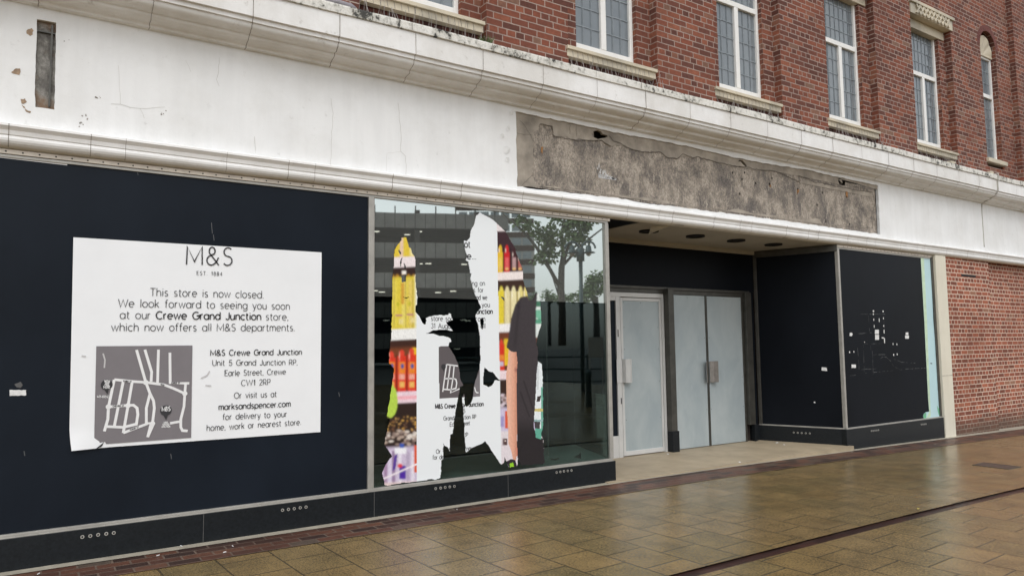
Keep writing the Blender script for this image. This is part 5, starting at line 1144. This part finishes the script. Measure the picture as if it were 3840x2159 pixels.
for k in range(10):
    z0 = vz(1098, 150)-2.9*3+2.9*k; br.obox(A1-fdr*14, A1+fdr*2.35, .15*s2, 0, z0, z0+1.1)
    for q in range(7): xx = -13.4+2.2*q; wn.obox(A1+fdr*xx, A1+fdr*(xx+1.8), .06*s2, 0, z0+1.25, z0+2.65)
b.obox(A1-fdr*14, A1+fdr*2.3, 0, -10*s2, 0, vz(868, 150)); b.build('wall', M_pale, ap); br.build('brown_band', M_brown, ap); wn.build('window', M_winb, ap)
# trees
M_bark = plain('bark', (.15, .14, .12), .9, var=.4, scale=14); M_leaf = plain('leaf', (.17, .25, .11), .7, var=.45, scale=3, bmp=0)
def tree(label, Z, px, trunk, limbs, clumps, leaf, nleaf, seed, cat='tree'):
    base = real(px, Z); t = empty('street_tree', (base.x, base.y, gz(base.x)), label, cat, 'trees across the street')
    r = random.Random(seed)
    def P3(q, py, dz=0): p = real(q, Z+dz); return (p.x, p.y, vz(py, Z, q))
    tb = MB()
    for l, rad in [trunk]+limbs: tb.tube([P3(*q) for q in l], rad, 8)
    tb.build('trunk', M_bark, t, smooth=True)
    lf = MB()
    for (q, py, rx, ry) in clumps:
        c = Vector(P3(q, py)); sx, sz = rx/FPX*Z, ry/FPX*Z
        for k in range(int(nleaf*rx*ry/900)):
            while True:
                u = Vector((r.uniform(-1, 1), r.uniform(-1, 1), r.uniform(-1, 1)))
                if .12 < u.length < 1: break
            p = c+Vector((u.x*sx, u.y*sx, u.z*sz))
            if noise.noise(p*1.1) < -.08: continue
            a = Vector((r.uniform(-1, 1), r.uniform(-1, 1), r.uniform(-1, .3))).normalized()*leaf*r.uniform(.6, 1.3); bq = a.orthogonal().normalized()*leaf*.28
            lf.add([p, p+a*.5+bq, p+a, p+a*.5-bq], [(0, 1, 2, 3)])
    lf.build('crown', M_leaf, t); return t
tree('slender street tree with forked trunk mirrored behind the lamp post', 28, 2108, ([(2108, 1300), (2110, 1180), (2106, 1090), (2110, 1010), (2118, 960)], [.16, .14, .13, .12, .09]),
     [([(2106, 1090), (2060, 1000), (2010, 920), (1960, 860), (1890, 795)], [.09, .07, .06, .045, .03]), ([(2110, 1010), (2135, 930), (2180, 870), (2250, 815)], [.08, .06, .04, .025]), ([(2118, 960), (2112, 880), (2130, 800), (2120, 740)], [.08, .06, .04, .02]), ([(2115, 1000), (2180, 930), (2260, 868), (2300, 840)], [.06, .045, .03, .02]), ([(2095, 1110), (2075, 1040), (2060, 1000)], [.03, .02, .015]), ([(2100, 1130), (2090, 1060), (2045, 990)], [.03, .02, .012])],
     [(2090, 880, 60, 55), (2150, 870, 55, 60), (2040, 900, 55, 40), (2110, 800, 80, 60), (2010, 960, 45, 30), (2200, 830, 45, 45), (1960, 830, 40, 28), (2190, 900, 40, 26), (2060, 960, 40, 30), (2150, 940, 40, 30), (2000, 850, 40, 30), (2240, 760, 60, 60), (2000, 740, 90, 50)], .22, 85, 3)
tree('broad dense tree mirrored low at right edge of the glass', 60, 2230, ([(2235, 1300), (2235, 1120)], [.3, .2]), [], [(2225, 1070, 35, 40), (2250, 1060, 40, 50), (2205, 1110, 40, 30), (2280, 1070, 50, 60), (2170, 1120, 50, 20)], .34, 260, 4)
tree('low distant hedge tree mirrored below the apartment block', 75, 2060, ([(2060, 1300), (2060, 1130)], [.2, .15]), [], [(2035, 1110, 40, 22), (2080, 1120, 45, 16), (2120, 1125, 40, 14), (1990, 1120, 30, 14)], .36, 300, 5)
# street lamp
Zl = 26; lb_ = real(2182, Zl); lamp = empty('street_lamp', (lb_.x, lb_.y, gz(lb_.x)), 'dark twin-headed street lamp mirrored at right of the glass', 'street lamp')
def L3(q, py): p = real(q, Zl); return (p.x, p.y, vz(py, Zl, q))
M_lampm = plain('lamp_metal', (.07, .11, .115), .4, .3)
b = MB(); b.tube([(lb_.x, lb_.y, gz(lb_.x)), L3(2182, 981)], .075, 10); b.tube([L3(2182, 985), L3(2182, 938)], .15, 10); b.build('post', M_lampm, lamp, smooth=True)
for (cxp, sg) in ((2150, -1), (2214, 1)):
    b = MB(); pts = [L3(cxp-sg*26+0, 955)] + [L3(cxp-26*math.cos(a), 938-27*math.sin(a)) for a in [math.pi*k/10 for k in range(11)]][::sg]
    b.tube(pts, .04, 6); b.build('arm', M_lampm, lamp, smooth=True)
    b = MB(); b.tube([L3(cxp, 912), L3(cxp, 925)], .02, 6); b.tube([L3(cxp, 925), L3(cxp, 930), L3(cxp, 950), L3(cxp, 952), L3(cxp, 955)], [.05, .10, .12, .24, .24], 14); hd = b.build('lamp_head', M_lampm, lamp, smooth=True)
    b = MB(); b.tube([L3(cxp, 955), L3(cxp, 962), L3(cxp, 967)], [.11, .09, .03], 12); b.build('lamp_globe', plain('lamp_globe', (.4, .36, .3), .3, bmp=0), hd, smooth=True)
# works board, bollard, barrier
Zb = 20
q = real(2233, Zb); b = MB(); u = Vector((math.cos(YAW), math.sin(YAW))); b.obox(q-u*.21, q+u*.21, -.02, .02, vz(1345, Zb), vz(1268, Zb)); b.obox(q-u*.19, q-u*.16, -.02, .02, -.1, vz(1345, Zb)); b.obox(q+u*.16, q+u*.19, -.02, .02, -.1, vz(1345, Zb)); tag(b.build('notice_board', M_white), 'white works board on two legs mirrored in the lower pane', 'sign')
q = real(2204, 19); b = MB(); b.tube([(q.x, q.y, gz(q.x)), (q.x, q.y, .75), (q.x, q.y, .78), (q.x, q.y, .84), (q.x, q.y, .90)], [.08, .075, .10, .09, .03], 14); tag(b.build('bollard', M_lampm, smooth=True), 'dark cast bollard mirrored in the lower pane', 'bollard')
q = real(2200, 24); b = MB()
for k in range(3):
    z = .35+.4*k; b.tube([(q.x-u.x*5, q.y-u.y*5, z), (q.x+u.x*5, q.y+u.y*5, z)], .025, 6)
for k in range(5):
    p = q+u*(-5+2.5*k); b.tube([(p.x, p.y, -.1), (p.x, p.y, 1.2)], .03, 6)
tag(b.build('barrier_rail', M_lampm), 'low dark pedestrian barrier mirrored in the lower pane', 'barrier')
